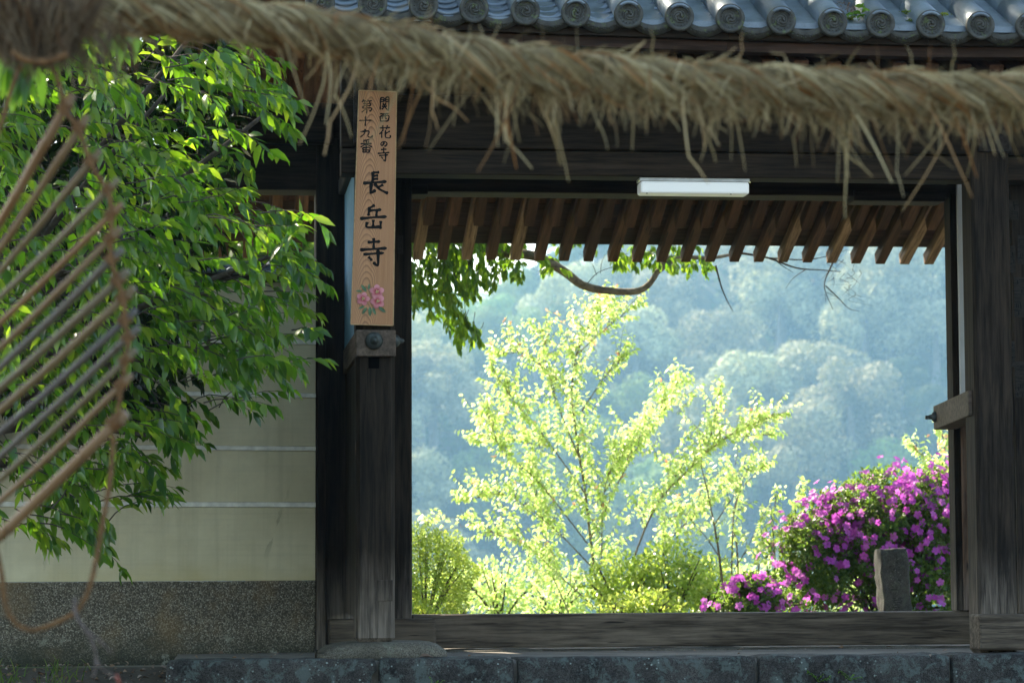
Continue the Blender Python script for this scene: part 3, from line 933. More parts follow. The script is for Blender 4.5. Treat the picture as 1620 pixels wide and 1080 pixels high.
GL = {
'長': [[(.40,.02),(.40,.52)], [(.41,.06),(.66,.03)], [(.42,.20),(.62,.17)], [(.42,.34),(.62,.31)], [(.04,.53),(.50,.48),(.95,.42)],
       [(.36,.53),(.34,.90),(.37,.93),(.54,.80)], [(.82,.56),(.60,.70)], [(.48,.52),(.66,.74),(.86,.86),(1.02,.93)]],
'岳': [[(.54,.0),(.30,.17)], [(.34,.14),(.32,.46)], [(.33,.24),(.78,.18)], [(.62,.22),(.60,.46)], [(.02,.58),(.5,.51),(.98,.46)],
       [(.50,.60),(.50,.90)], [(.28,.70),(.29,.92),(.78,.88)], [(.77,.64),(.76,.98)]],
'寺': [[(.28,.15),(.74,.10)], [(.50,-.02),(.51,.38)], [(.02,.44),(.5,.39),(.98,.34)], [(.14,.60),(.88,.52)], [(.66,.40),(.68,.93),(.62,.98),(.50,.88)], [(.32,.68),(.46,.82)]],
'関': [[(.12,.06),(.10,.97)], [(.12,.08),(.42,.06),(.42,.36)], [(.14,.21),(.40,.2)], [(.14,.35),(.42,.34)], [(.58,.07),(.58,.35)], [(.58,.06),(.90,.04),(.89,.92),(.80,.90)],
       [(.6,.2),(.86,.19)], [(.6,.34),(.86,.33)], [(.36,.44),(.42,.52)], [(.64,.42),(.57,.52)], [(.32,.57),(.68,.55)], [(.24,.70),(.76,.67)], [(.5,.55),(.45,.74),(.26,.93)], [(.52,.70),(.76,.92)]],
'西': [[(.12,.12),(.90,.06)], [(.12,.36),(.18,.90)], [(.14,.36),(.90,.28),(.84,.88)], [(.18,.86),(.84,.84)], [(.40,.10),(.38,.45),(.28,.62)], [(.60,.10),(.60,.56),(.76,.56)]],
'花': [[(.06,.24),(.94,.18)], [(.32,.04),(.35,.36)], [(.70,.02),(.62,.34)], [(.38,.36),(.06,.72)], [(.26,.54),(.26,.98)], [(.92,.44),(.56,.66)], [(.56,.38),(.56,.86),(.70,.95),(.94,.93),(.96,.74)]],
'の': [[(.52,.20),(.46,.56),(.28,.82),(.12,.62),(.22,.32),(.52,.16),(.82,.28),(.90,.56),(.76,.82),(.54,.94)]],
'第': [[(.24,.0),(.08,.2)], [(.18,.1),(.46,.1)], [(.28,.12),(.34,.22)], [(.62,.0),(.5,.2)], [(.6,.1),(.92,.07)], [(.7,.1),(.76,.22)], [(.2,.31),(.80,.28),(.78,.45)], [(.24,.45),(.78,.44)],
       [(.24,.45),(.20,.61),(.88,.58),(.84,.80),(.72,.76)], [(.5,.24),(.5,1.0)], [(.48,.62),(.08,.92)]],
'十': [[(.02,.46),(.98,.38)], [(.50,.02),(.50,1.0)]],
'九': [[(.06,.36),(.70,.27),(.64,.78),(.74,.92),(.96,.88),(.98,.68)], [(.42,.02),(.36,.54),(.04,.98)]],
'番': [[(.74,.0),(.26,.09)], [(.28,.16),(.36,.25)], [(.72,.14),(.62,.25)], [(.06,.34),(.94,.28)], [(.5,.08),(.5,.57)], [(.48,.33),(.06,.60)], [(.52,.33),(.96,.56)],
       [(.24,.62),(.28,.98)], [(.24,.63),(.78,.60),(.74,.96)], [(.28,.79),(.74,.78)], [(.28,.95),(.74,.94)], [(.5,.62),(.5,.94)]],
}
def brush(mb, pts, w, y):
    """one brush stroke: pressed head, thinner waist, firm or tapering tail; a thin raised body"""
    pts = spline([(p[0], 0, p[1]) for p in pts], 7) if len(pts) > 2 else [Vector((pts[0][0] + (pts[1][0]-pts[0][0]) * t, 0, pts[0][1] + (pts[1][1]-pts[0][1]) * t)) for t in np.linspace(0, 1, 9)]
    n = len(pts); L, Rr = [], []
    for i, p in enumerate(pts):
        t = (pts[min(i+1, n-1)] - pts[max(i-1, 0)]).normalized(); nn = Vector((-t.z, 0, t.x)); u = i / (n - 1)
        hw = w * (.5 + .18 * math.exp(-((u - .05) / .1) ** 2) - .14 * math.exp(-((u - .5) / .28) ** 2) + .10 * math.exp(-((u - .9) / .08) ** 2))
        if u < .04: hw *= .65
        if u > .97: hw *= .45
        L.append(p + nn * hw); Rr.append(p - nn * hw)
    V = []
    for p in L: V.append((p.x, y, p.z))
    for p in Rr: V.append((p.x, y, p.z))
    for p in L: V.append((p.x, y + .003, p.z))
    for p in Rr: V.append((p.x, y + .003, p.z))
    Fc = []
    for i in range(n - 1):
        Fc.append((i, n+i, n+i+1, i+1))
        Fc.append((i, i+1, 2*n+i+1, 2*n+i)); Fc.append((n+i, 3*n+i, 3*n+i+1, n+i+1))
    Fc.append((0, 2*n, 3*n, n)); Fc.append((n-1, 2*n-1, 4*n-1, 3*n-1))
    mb.add(V, Fc)
SMi = SM.inverted()
def onsign(px, py):
    """sign-plane coordinates of a photo pixel"""
    d = fwd + rgt * ((px - 810) / F) + upv * ((540 - py) / F)
    t = (ctr - CAM).dot(yax) / d.dot(yax)
    q = SMi @ (CAM + d * t)
    return q.x, q.z
def glyph(ch, px0, py0, px1, py1, wt_):
    mb = MB()
    x0, z0 = onsign(px0, py0); x1, z1 = onsign(px1, py1)
    for s in GL[ch]:
        brush(mb, [(x0 + p[0] * (x1 - x0), z0 + p[1] * (z1 - z0)) for p in s], wt_, -.0138)
    mb.build('brush_character', INK, sign, local=True)
for ch, b in (('関', (600, 154, 616, 176)), ('西', (599, 179, 616, 195)), ('花', (599, 198, 618, 220)), ('の', (601, 223, 613, 233)), ('寺', (597, 234, 616, 256)),
              ('第', (571, 158, 589, 181)), ('十', (568, 184, 588, 201)), ('九', (569, 204, 589, 219)), ('番', (569, 221, 589, 243))):
    glyph(ch, *b, .0078)
for ch, b in (('長', (573, 271, 613, 309)), ('岳', (569, 324, 612, 364)), ('寺', (569, 377, 612, 421))):
    glyph(ch, *b, .0155)
# carved camellias
def petal_mat():
    q = NT('painted_petal')
    tc_ = q.n('ShaderNodeTexCoord'); le = q.n('ShaderNodeVectorMath', operation='LENGTH'); q.t.links.new(tc_.outputs['Object'], le.inputs[0])
    n1 = q.noise(q.coord(), 60, 3, .5)
    d = q.math('ADD', le.outputs['Value'], q.math('MULTIPLY', q.math('SUBTRACT', n1, .5), .016))
    q.base(q.ramp(d, [(.006, (.26, .015, .03)), (.020, (.42, .045, .07)), (.034, (.60, .22, .24))])); q.rough(.5, .4)
    return q.m
PETAL = petal_mat()
SLEAF = simple('painted_leaf', (.07, .15, .07), .5, .4, nscale=50, var=.4)
STAM = simple('painted_stamen', (.70, .58, .28), .5, .4)
def carved_flower(px, py, r):
    x, z = onsign(px, py); mb = MB()
    for k in range(5):
        a = 2 * PI * k / 5 + .3 * px; V = []
        for (u, w_, h) in ((.1, .12, .004), (.55, .46, .010), (.9, .50, .008), (1.06, .22, .003)):
            for s in (-1, 0, 1):
                rr = u * r * (1.03 if s == 0 else .97); b = a + s * w_ / max(u, .25) * .9
                V.append((rr * math.cos(b), -.013 - h + (.003 if s == 0 else 0) - .001 * (k % 2), rr * math.sin(b)))
        Fc = [(3*i+j, 3*i+j+1, 3*i+j+4, 3*i+j+3) for i in range(3) for j in range(2)]
        mb.add(V, Fc)
    fl = mb.build('carved_flower', PETAL, sign, True, local=True); fl.location = (x, 0, z)
    mb = MB()
    for k in range(9):
        a = k * 2.4; rr = r * .28 * math.sqrt(k / 9)
        mb.tube([(rr * .6 * math.cos(a), -.016, rr * .6 * math.sin(a)), (rr * math.cos(a), -.029, rr * math.sin(a))], [.0012, .002], 5)
    mb.build('stamen', STAM, fl, local=True)
for px, py, r in ((596, 462, .037), (574, 473, .034), (597, 477, .037)): carved_flower(px, py, r)
lv, lf = leaf_tv(.32, .2, .05)
for (px, py, qx, qy) in ((580, 462, 570, 449), (583, 459, 584, 448), (573, 461, 562, 460), (577, 484, 566, 489), (580, 486, 572, 499), (585, 485, 585, 503), (589, 486, 595, 500), (598, 485, 612, 496)):
    (x0, z0), (x1, z1) = onsign(px, py), onsign(qx, qy)
    d = Vector((x1 - x0, 0, z1 - z0)); L = d.length
    q = frames(np.array([d.normalized()]), np.array([(0., -1., 0.)]))[0]
    vv = [tuple(q @ (np.array(p) * L) + np.array((x0, -.0135, z0))) for p in lv]
    obj('carved_leaf', np_mesh('carved_leaf', vv, lf, SLEAF, True), sign, local=True)

# ------------------------------------------------------------------ plaster wall on the left
WR = P(500, 1035, YM - .06); WR.z = -.07
ang = R(9.4)
wall = thing('plaster_wall', WR, 'pale ochre plaster wall with white lines and pebbled base, left of the gate', 'wall', rz=ang)
WLEN = 4.2
def wz(py): return Z(py, YM - .06, 500) - WR.z
lines = [(622, 629), (706, 713), (794, 802)]
def wbox(name, x0, x1, y0, y1, z0, z1, mat, bev=.003):
    return MB().box((x0, y0, z0), (x1, y1, z1), bev).build(name, mat, wall, local=True)
wbox('wall_base', -WLEN, -.004, -.012, .30, -.25, wz(918), AGG, .008)
edges = [wz(918) + .001] + [z for a, b in reversed(lines) for z in (wz(b), wz(a))]
edges += [wz(545), wz(538), wz(448)]
for i in range(0, len(edges) - 1, 2):
    wbox('plaster_band', -WLEN, -.004, 0, .28, edges[i] + .001, edges[i+1] - .001, PLASTER, .003)
for i in range(1, len(edges) - 1, 2):
    wbox('white_line', -WLEN, -.004, -.007, .27, edges[i], edges[i+1], STRIP, .003)
wbox('end_post', 0, .052, -.02, .24, -.02, wz(438), W_PLANK if False else W_Z, .006)
ct = wz(448)
wbox('coping_board', -WLEN, .0, -.10, .38, ct + .001, ct + .03, W_X, .004)
capW = cap_mesh(.22)
for k in range(16):
    x = -.02 - (k + .5) * .26
    wbox('coping_tile', x - .128, x + .128, -.15, .43, ct + .032, ct + .062 + .002 * (k % 2), TILE, .012)
    wbox('ridge_tile', x - .129, x + .129, .06, .22, ct + .066, ct + .13, TILE, .025)

# ================================================================== vegetation
def nv(a): return np.array(a, float)
LTV = [leaf_tv(.40, .12, .16), leaf_tv(.36, .2, .32), leaf_tv(.43, .08, .05), leaf_tv(.34, .25, .22)]

class Spray:
    """collects leaves (position, direction, normal, length) and twig tubes"""
    def __init__(s): s.pos, s.dir, s.nor, s.len, s.tw = [], [], [], [], MB()
    def leaf(s, p, d, n, l): s.pos.append(tuple(p)); s.dir.append(tuple(d)); s.nor.append(tuple(n)); s.len.append(l)
    def twig(s, o, d, L, nleaf, ll, droop=.5, rad=.004, start=.25, spread=.9, hang=.5, curl=.15, r=rnd, upn=.8, tuft=2):
        o = Vector(o); d = Vector(d).normalized(); pts = []; n = 6; p = o.copy(); dd = d.copy()
        for i in range(n + 1):
            pts.append(p.copy())
            dd = (dd + Vector((r.gauss(0, curl), r.gauss(0, curl), r.gauss(0, curl) - droop / n))).normalized()
            p = p + dd * (L / n)
        s.tw.tube(pts, [rad * (1 - .7 * i / n) for i in range(n + 1)], 4, False)
        for k in range(nleaf):
            t = start + (1 - start) * (k + r.random() * .5) / nleaf
            i = min(n - 1, int(t * n)); q = pts[i].lerp(pts[i+1], t * n - i)
            ax = (pts[i+1] - pts[i]).normalized()
            sd = ax.cross(Vector((0, 0, 1)))
            if sd.length < .1: sd = ax.orthogonal()
            sd.normalize(); sd = Matrix.Rotation(r.uniform(-.7, .7), 3, ax) @ (sd * (1 if k % 2 else -1))
            dr = (ax * r.uniform(.35, .9) + sd * spread * r.uniform(.6, 1.1) + Vector((0, 0, -hang * r.uniform(.5, 1.4)))).normalized()
            nn = Vector((r.gauss(0, .4), r.gauss(0, .4), upn))
            s.leaf(q, dr, nn, ll * r.uniform(.7, 1.15))
        for k in range(tuft):
            dr = (dd + Vector((r.gauss(0, .5), r.gauss(0, .5), r.gauss(0, .3) - hang * .7))).normalized()
            s.leaf(pts[-1], dr, Vector((r.gauss(0, .5), r.gauss(0, .5), upn)), ll * r.uniform(.7, 1.0))
        return pts
    def emit(s, mat, root, nparts=0, name='foliage', part='leaf', tmpl=LTV, twmat=None, pick=None):
        pos, dr, no, ln = map(nv, (s.pos, s.dir, s.nor, s.len))
        n = len(pos); kind = nrs.randint(0, len(tmpl), n)
        idx = np.arange(n); single = np.zeros(n, bool)
        if nparts:
            order = sorted(range(n), key=pick) if pick else list(np.argsort(np.linalg.norm(pos - nv(CAM), axis=1)))
            single[order[:nparts]] = True
            mes = [np_mesh(part, nv(t[0]), nv(t[1]).astype(int), mat[1] if isinstance(mat, tuple) else mat, True) for t in tmpl]
            Fm = frames(dr, no); inv = WM[root.name].inverted()
            for i in order[:nparts]:
                o = bpy.data.objects.new(part, mes[kind[i]]); COL.objects.link(o); o.parent = root
                m = Matrix(Fm[i].tolist()).to_4x4() @ Matrix.Scale(ln[i], 4); m.translation = Vector(pos[i])
                o.matrix_basis = inv @ m
        V, FA, off = [], [], 0
        Fm = frames(dr, no)
        for k, (tv, tf) in enumerate(tmpl):
            q = idx[(kind == k) & ~single]
            if not len(q): continue
            a = np.einsum('mij,mnj->mni', Fm[q], nv(tv)[None] * ln[q][:, None, None]) + pos[q][:, None]
            f = (np.array(tf)[None] + (np.arange(len(q)) * len(tv))[:, None, None]).reshape(-1, len(tf[0])) + off
            V.append(a.reshape(-1, 3)); FA.append(f); off += len(q) * len(tv)
        if V:
            o = obj(name, np_mesh(name, np.concatenate(V), np.concatenate(FA), mat[0] if isinstance(mat, tuple) else mat, True), root)
            tag(o, kind='stuff')
        if s.tw.v: tag(s.tw.build('twigs', twmat or BARKD, root, True), kind='stuff')

def inpoly(x, y, poly):
    c = False; j = len(poly) - 1
    for i in range(len(poly)):
        (xi, yi), (xj, yj) = poly[i], poly[j]
        if (yi > y) != (yj > y) and x < (xj - xi) * (y - yi) / (yj - yi) + xi: c = not c
        j = i
    return c
def onscreen(p):
    v = Vector(p) - CAM; z = v.dot(fwd)
    return 810 + F * v.dot(rgt) / z, 540 - F * v.dot(upv) / z

# ------------------------------------------------------------------ leafy tree in front of the wall
LC = [(.014, .048, .009), (.024, .078, .012), (.038, .105, .014), (.060, .135, .018), (.085, .15, .022)]
LT = [(.08, .26, .012), (.15, .40, .018), (.24, .52, .025), (.36, .62, .035), (.46, .66, .05)]
LEAFA = leafmat('tree_leaf', LC, LT, .46, .24, .6)
LEAFB = leafmat('tree_leaf_single', LC, LT, .46, .24, .6, use_island=False)
tb = Vector((X(-210, -.9), -.9, -.33))
tree = thing('broadleaf_tree', tb, 'leafy tree with drooping glossy green leaves, in front of the plaster wall', 'tree')
sp = Spray()
poly = [(-60, 20), (60, 40), (200, 45), (330, 60), (455, 95), (470, 140), (478, 185), (440, 235), (380, 300), (430, 320), (495, 345), (512, 400), (520, 470), (500, 545), (470, 588), (400, 610),
        (345, 640), (330, 690), (285, 750), (222, 850), (140, 860), (60, 862), (-20, 870), (-60, 800)]
n_t = 0; tries = 0
while n_t < 640 and tries < 30000:
    tries += 1
    px, py = rnd.uniform(-60, 525), rnd.uniform(20, 880)
    if not inpoly(px, py, poly): continue
    if noise.noise(Vector((px * .013, py * .017, 5))) < -.20 and px < 440: continue      # clumps with dark hollows between
    Yd = rnd.uniform(-2.6, -.2) if py < 620 else rnd.uniform(-1.9, .1)
    tip = P(px, py, Yd)
    d = Vector((rnd.uniform(.45, 1.0), rnd.gauss(-.15, .45), rnd.gauss(.02, .28)))
    if py > 640: d.z -= .15
    L = rnd.uniform(.25, .42)
    o = tip - d.normalized() * L * .9 + Vector((0, 0, .06))
    sp.twig(o, d, L, rnd.randint(8, 12), .098, droop=.55, rad=.0035, spread=.75, hang=.55)
    n_t += 1
# limbs that carry the sprays
fork = tb + Vector((.12, 0, 1.3))
mbt = MB(); mbt.tube(spline([tb + Vector((0, 0, -.1)), tb + Vector((.05, .02, .7)), fork, fork + Vector((.1, .05, .9)), fork + Vector((.2, -.1, 2.0))], 5), [.12 * (1 - .03 * i) for i in range(21)], 8)
mbt.build('trunk', BARKD, tree, True)
lm = MB()
for tgt, y in (((260, 150), -1.2), ((420, 180), -1.4), ((230, 330), -1.8), ((440, 400), -1.3), ((380, 540), -1.0), ((250, 690), -.6), ((140, 800), -.4), ((300, 60), -1.6), ((60, 300), -2.0), ((80, 560), -1.6)):
    e = P(*tgt, y); m = fork.lerp(e, .5) + Vector((0, 0, .12))
    lm.tube(spline([fork, m, e], 6), [.035 * (1 - .06 * i) for i in range(13)], 6)
lm.build('limbs', BARKD, tree, True)
si = Spray()
LEAFD = leafmat('inner_shade_leaf', [(.008, .024, .006), (.014, .040, .008), (.022, .058, .010)], [(.02, .07, .008), (.05, .14, .01)], .22, .26, .55)  # the inner crown's shade is put into these darker leaf colours
# the dense inner crown, farther back, that closes the view on the left
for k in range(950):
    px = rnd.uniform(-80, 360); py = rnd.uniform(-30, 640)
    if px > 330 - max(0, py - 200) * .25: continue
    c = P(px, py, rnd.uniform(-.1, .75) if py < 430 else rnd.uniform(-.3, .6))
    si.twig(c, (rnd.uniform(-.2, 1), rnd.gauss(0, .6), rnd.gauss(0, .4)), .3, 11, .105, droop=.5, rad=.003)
ss_ = lambda i: 0
def pick_tree(i):
    x, y = onscreen(sp.pos[i])
    d = (Vector(sp.pos[i]) - CAM).length
    return d + (50 if not (0 < x < 540 and 40 < y < 900) else 0) - .004 * x
sp.emit((LEAFA, LEAFB), tree, 300, pick=pick_tree)
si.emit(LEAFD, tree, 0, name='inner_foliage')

# a nearer spray of long pale leaves, top left: a branch of another shrub hanging into the picture
nb = P(-60, 60, -7.5)
near = thing('hanging_branch', nb, 'blurred hanging spray of long pale green leaves at the top left, behind the cords', 'branch')
sn = Spray()
for (px, py, qx, qy) in ((-20, 60, 20, 105), (-10, 75, 45, 110), (0, 60, 62, 105), (150, 10, 190, 35), (160, 5, 212, 30)):
    a, b = P(px, py, -7.5), P(qx, qy, -7.45)
    sn.tw.tube([a, b], .003, 4)
    for k in range(5):
        sn.leaf(a.lerp(b, .45 + .13 * k), (rnd.gauss(.12, .2), rnd.gauss(0, .3), -1), (rnd.gauss(.3, .5), -1, .3), rnd.uniform(.10, .135))
sn.tw.tube([nb, P(60, 0, -7.5), P(150, 5, -7.5)], .006, 5)
sn.emit(leafmat('long_leaf', [(.03, .09, .012), (.06, .14, .02)], [(.18, .42, .03), (.3, .55, .05)], .5, .3, .5), near, 0, tmpl=[leaf_tv(.28, .15, .1)])

# ------------------------------------------------------------------ evergreen behind the gate, left
EV = leafmat('evergreen_leaf', [(.020, .060, .012), (.035, .09, .015), (.06, .13, .02)], [(.12, .30, .015), (.25, .45, .03), (.42, .62, .05)], .42, .35, .45)
eb = Vector((X(420, 8.0), 8.0, -.1))
ever = thing('evergreen_tree', eb, 'evergreen tree behind the gate, its long bare limb crossing the top of the opening', 'tree')
MB().tube(spline([eb, eb + Vector((.1, 0, 2.4)), eb + Vector((0, .1, 5)), eb + Vector((.4, 0, 8))], 6), [.20 * (1 - .035 * i) for i in range(19)], 10).build('trunk', BARK, ever, True)
EVT = [leaf_tv(.44, .1, .1), leaf_tv(.40, .15, .22), leaf_tv(.48, .08, .05)]
se = Spray()
YL = 7.0
limb = [P(600, 330, YL + .6), P(760, 392, YL + .2), P(845, 405, YL), P(890, 428, YL), P(920, 450, YL), P(955, 459, YL), P(1005, 461, YL), P(1028, 448, YL), P(1046, 420, YL), P(1060, 405, YL)]
mb = MB(); mb.tube(spline(limb, 5), [.045 - .0006 * i for i in range(len(limb) * 5 - 4)], 8)
mb.tube([P(1003, 461, YL), P(1016, 457, YL), P(1028, 453, YL)], [.028, .02, .012], 6)
mb.tube(spline([P(1040, 430, YL), P(1075, 408, YL), P(1125, 408, YL), P(1170, 400, YL)], 4), [.024 - .001 * i for i in range(13)], 6)
mb.tube([P(600, 330, YL + .6), eb + Vector((0, 0, 2.6))], .06, 8)
mb.build('limb', BARK, ever, True)
# bare twigs right of it
bt = MB()
def tw(ps, r0=.008, Y=YL):
    q = [P(a, b, Y + rnd.uniform(-.05, .05)) for a, b in ps]
    if len(q) > 2: q = spline(q, 4)
    bt.tube(q, [r0 * (1 - .75 * i / (len(q) - 1)) for i in range(len(q))], 5, False)
tw([(1132, 420), (1140, 450), (1150, 475), (1160, 493)], .009)
tw([(1170, 400), (1215, 408), (1260, 424), (1300, 427), (1330, 430)], .011)
tw([(1225, 410), (1240, 422), (1255, 431)], .006)
tw([(1275, 426), (1255, 440), (1243, 456)], .004)
tw([(1215, 408), (1270, 411), (1310, 405), (1340, 395)], .007)
tw([(1320, 410), (1312, 428), (1305, 445), (1306, 462), (1318, 490)], .008)
tw([(1306, 452), (1325, 470), (1343, 488), (1360, 492)], .006)
for k in range(26):
    x, y = rnd.uniform(1300, 1360), rnd.uniform(400, 470)
    tw([(x, y), (x + rnd.uniform(-12, 18), y + rnd.uniform(2, 12)), (x + rnd.uniform(-20, 30), y + rnd.uniform(5, 22))], .0022)
for (a, b) in ((940, 420), (925, 400)):
    tw([(930, 447), (948, 430), (985, 418), (1010, 412)], .004); tw([(944, 435), (935, 415), (915, 400)], .003); tw([(950, 432), (952, 415), (960, 398)], .003)
tag(bt.build('bare_twigs', BARKD, ever, True), kind='stuff')
epoly = [(645, 395), (700, 395), (785, 400), (788, 440), (745, 470), (738, 490), (765, 520), (770, 545), (735, 540), (700, 505), (668, 490), (645, 470)]
n_ = 0
while n_ < 210:
    px, py = rnd.uniform(600, 790), rnd.uniform(360, 550)
    if not inpoly(px, py, epoly) and py > 398: continue
    c = P(px, py, YL + rnd.uniform(-.6, .7))
    d = Vector((rnd.uniform(-.2, .7), rnd.gauss(0, .5), rnd.uniform(-1, -.1)))
    se.twig(c - d.normalized() * .16, d, .2, 8, .085, droop=.4, rad=.003, hang=1.0, spread=.6); n_ += 1
for (x0, x1, y0, y1, n, l) in ((795, 832, 405, 440, 18, .075), (845, 885, 405, 430, 10, .08), (868, 885, 430, 436, 3, .08), (965, 1000, 402, 422, 14, .075), (1000, 1040, 400, 415, 16, .07), (1045, 1115, 404, 432, 30, .07), (600, 1120, 330, 402, 150, .08)):
    for k in range(n):
        c = P(rnd.uniform(x0, x1), rnd.uniform(y0 - 8, y1 - 14), YL + rnd.uniform(-.5, .5))
        se.twig(c, (rnd.gauss(0, .5), rnd.gauss(0, .5), rnd.uniform(-.7, .1)), .10, 5, l, droop=.3, rad=.0025, hang=1.1, spread=.6)
# dark lower crown to the left, seen over the plaster wall
for k in range(1100):
    px, py = rnd.uniform(-160, 520), rnd.uniform(-40, 560)
    c = P(px, py, rnd.uniform(6.2, 9.5))
    se.twig(c, (rnd.gauss(0, .6), rnd.gauss(0, .6), rnd.gauss(-.2, .4)), .45, 11, .16, droop=.4, rad=.004)
se.emit((EV, EV), ever, 0, tmpl=EVT)
# its high crown, out of view: added and shaped to shade rope, roof and forecourt
sh = Spray()
for k in range(2800):
    a = rnd.uniform(0, 2 * PI); r_ = 6.6 * math.sqrt(rnd.random()); z = rnd.uniform(0, 1)
    c = eb + Vector((-1.8 + r_ * 1.25 * math.cos(a), -4.0 + r_ * math.sin(a), 9.0 + 5.5 * z * (1 - (r_ / 7.0) ** 2) + .8))
    tt = (c.y + 1.3) / to_sun.y; hx, hz_ = c.x - to_sun.x * tt, c.z - to_sun.z * tt   # gap cut along the sun's path to light the left tree
    if -.6 < hx < .9 and 1.3 < hz_ < 3.3 and rnd.random() < .8: continue
    sh.twig(c, (rnd.gauss(0, .6), rnd.gauss(0, .6), rnd.gauss(.1, .4)), .9, 12, .30, droop=.4, rad=.008)
sh.emit((EV, EV), ever, 0, name='shade_crown')

# ------------------------------------------------------------------ yellow-green young tree in the sun
YG_C = [(.29, .42, .11), (.38, .50, .17), (.50, .58, .27)]
YG_T = [(.48, .70, .16), (.60, .79, .25), (.74, .86, .40)]
YLEAF = leafmat('spring_leaf', YG_C, YG_T, .52, .38, .45)
YLEAFB = leafmat('spring_leaf_single', YG_C, YG_T, .52, .38, .45, use_island=False)
RLEAF = leafmat('new_red_leaf', [(.55, .25, .16), (.55, .32, .2)], [(.85, .42, .30), (.85, .55, .35)], .5, .4, .4)
YY = 9.0
yb_ = P(948, 985, YY); yb_.z = -.08
ytree = thing('young_tree', yb_, 'sunlit yellow-green young tree with many rising stems, centre of the gate opening', 'tree')
sy = Spray(); sr = Spray(); stem = MB()
BR = [([(955, 990), (940, 900), (926, 780), (913, 700), (905, 620), (913, 560), (938, 505), (955, 482)], .022),
      ([(925, 780), (872, 705), (822, 645), (786, 594)], .011), ([(915, 720), (882, 640), (864, 575), (858, 528)], .011),
      ([(968, 985), (1030, 815), (1092, 740), (1150, 692), (1216, 660)], .016), ([(935, 850), (1000, 722), (1048, 652), (1074, 608)], .012),
      ([(1060, 775), (1118, 705), (1136, 630)], .008), ([(1000, 900), (1062, 850), (1112, 800), (1185, 748)], .010),
      ([(940, 900), (872, 832), (802, 784), (748, 788)], .010), ([(930, 860), (852, 762), (794, 712), (771, 655)], .010),
      ([(962, 980), (880, 905), (832, 862), (780, 842)], .010), ([(913, 560), (958, 520), (996, 490)], .007), ([(920, 650), (960, 592), (984, 570)], .008),
      ([(940, 800), (982, 742), (1012, 692)], .008), ([(900, 970), (872, 900), (850, 800), (842, 750)], .009), ([(950, 980), (952, 850), (960, 760), (1000, 700)], .010),
      ([(1150, 692), (1180, 690), (1212, 688)], .006), ([(870, 705), (830, 700), (790, 690), (765, 700)], .007), ([(905, 620), (870, 590), (830, 560), (800, 560)], .007)]
def grow(BRs, Y, spr, sr_, stm, dens, leafl, tl=.26, dj=.45, redp=.5, nl=(6, 9)):
    for ps, r0 in BRs:
        dy = rnd.uniform(-dj, dj)
        q = [P(a, b, Y + dy * (i / (len(ps) - 1)) ** .8) for i, (a, b) in enumerate(ps)]
        q = spline(q, 6); n = len(q)
        stm.tube(q, [r0 * (1 - .75 * i / (n - 1)) for i in range(n)], 6, False)
        L = sum((q[i+1] - q[i]).length for i in range(n - 1))
        m = max(4, int(L * dens))
        for k in range(m):
            t = .22 + .78 * (k + rnd.random()) / m
            i = min(n - 2, int(t * (n - 1))); p = q[i].lerp(q[i+1], t * (n - 1) - i)
            ax = (q[i+1] - q[i]).normalized()
            d = ax * rnd.uniform(.2, .8) + Vector((rnd.gauss(0, .6), rnd.gauss(0, .7), rnd.uniform(.1, .9)))
            pts = spr.twig(p, d, tl * rnd.uniform(.5, 1.25), rnd.randint(*nl), leafl, droop=-.2, rad=.003, start=.15, hang=.9, spread=.8, upn=.5, tuft=1)
            if sr_ is not None and rnd.random() < redp:
                for j in range(3): sr_.leaf(pts[-1], (rnd.gauss(0, .5), rnd.gauss(0, .5), rnd.uniform(-.3, 1)), (0, -.6, .6), leafl * .7)
        for j in range(3): spr.twig(q[-1], (q[-1] - q[-3]) + Vector((rnd.gauss(0, .02), 0, .02)), .16, 7, leafl, droop=-.2, rad=.003, hang=.9, tuft=2)
BR = [(ps, r0 * .62) for ps, r0 in BR]
grow(BR, YY, sy, sr, stem, 30, .055, tl=.28, nl=(7, 11), redp=.12)
ypoly = [(955, 480), (985, 500), (1000, 492), (985, 560), (1000, 640), (1050, 640), (1075, 602), (1090, 660), (1135, 628), (1140, 670), (1215, 655), (1210, 700), (1180, 760), (1120, 830), (1080, 880), (1060, 960), (880, 970),
         (830, 900), (770, 860), (800, 820), (745, 790), (790, 770), (770, 700), (768, 650), (800, 650), (790, 590), (830, 600), (810, 560), (860, 520), (890, 540), (920, 500)]
n_ = 0
while n_ < 300:
    px, py = rnd.uniform(740, 1220), rnd.uniform(480, 970)
    if not inpoly(px, py, ypoly) or noise.noise(Vector((px * .018, py * .018, 1))) < -.02: continue
    c = P(px, py, YY + rnd.gauss(0, .45))
    sy.twig(c, (rnd.gauss((px - 940) / 500, .4), rnd.gauss(0, .5), rnd.uniform(.3, 1)), .24, rnd.randint(7, 10), .053, droop=-.2, rad=.0025, start=.1, hang=.9, spread=.8, upn=.5); n_ += 1
stem.build('stems', BARK, ytree, True)
SM4 = [leaf_tv(.52, .12, .2), leaf_tv(.48, .2, .3)]
def pick_y(i):
    x, y = onscreen(sy.pos[i]); return y + 1e4 * (y > 965) + abs(x - 960) * -.7
sy.emit((YLEAF, YLEAFB), ytree, 300, tmpl=SM4, twmat=BARK, pick=pick_y)
sr.emit(RLEAF, ytree, 0, name='young_red_leaves', tmpl=SM4)

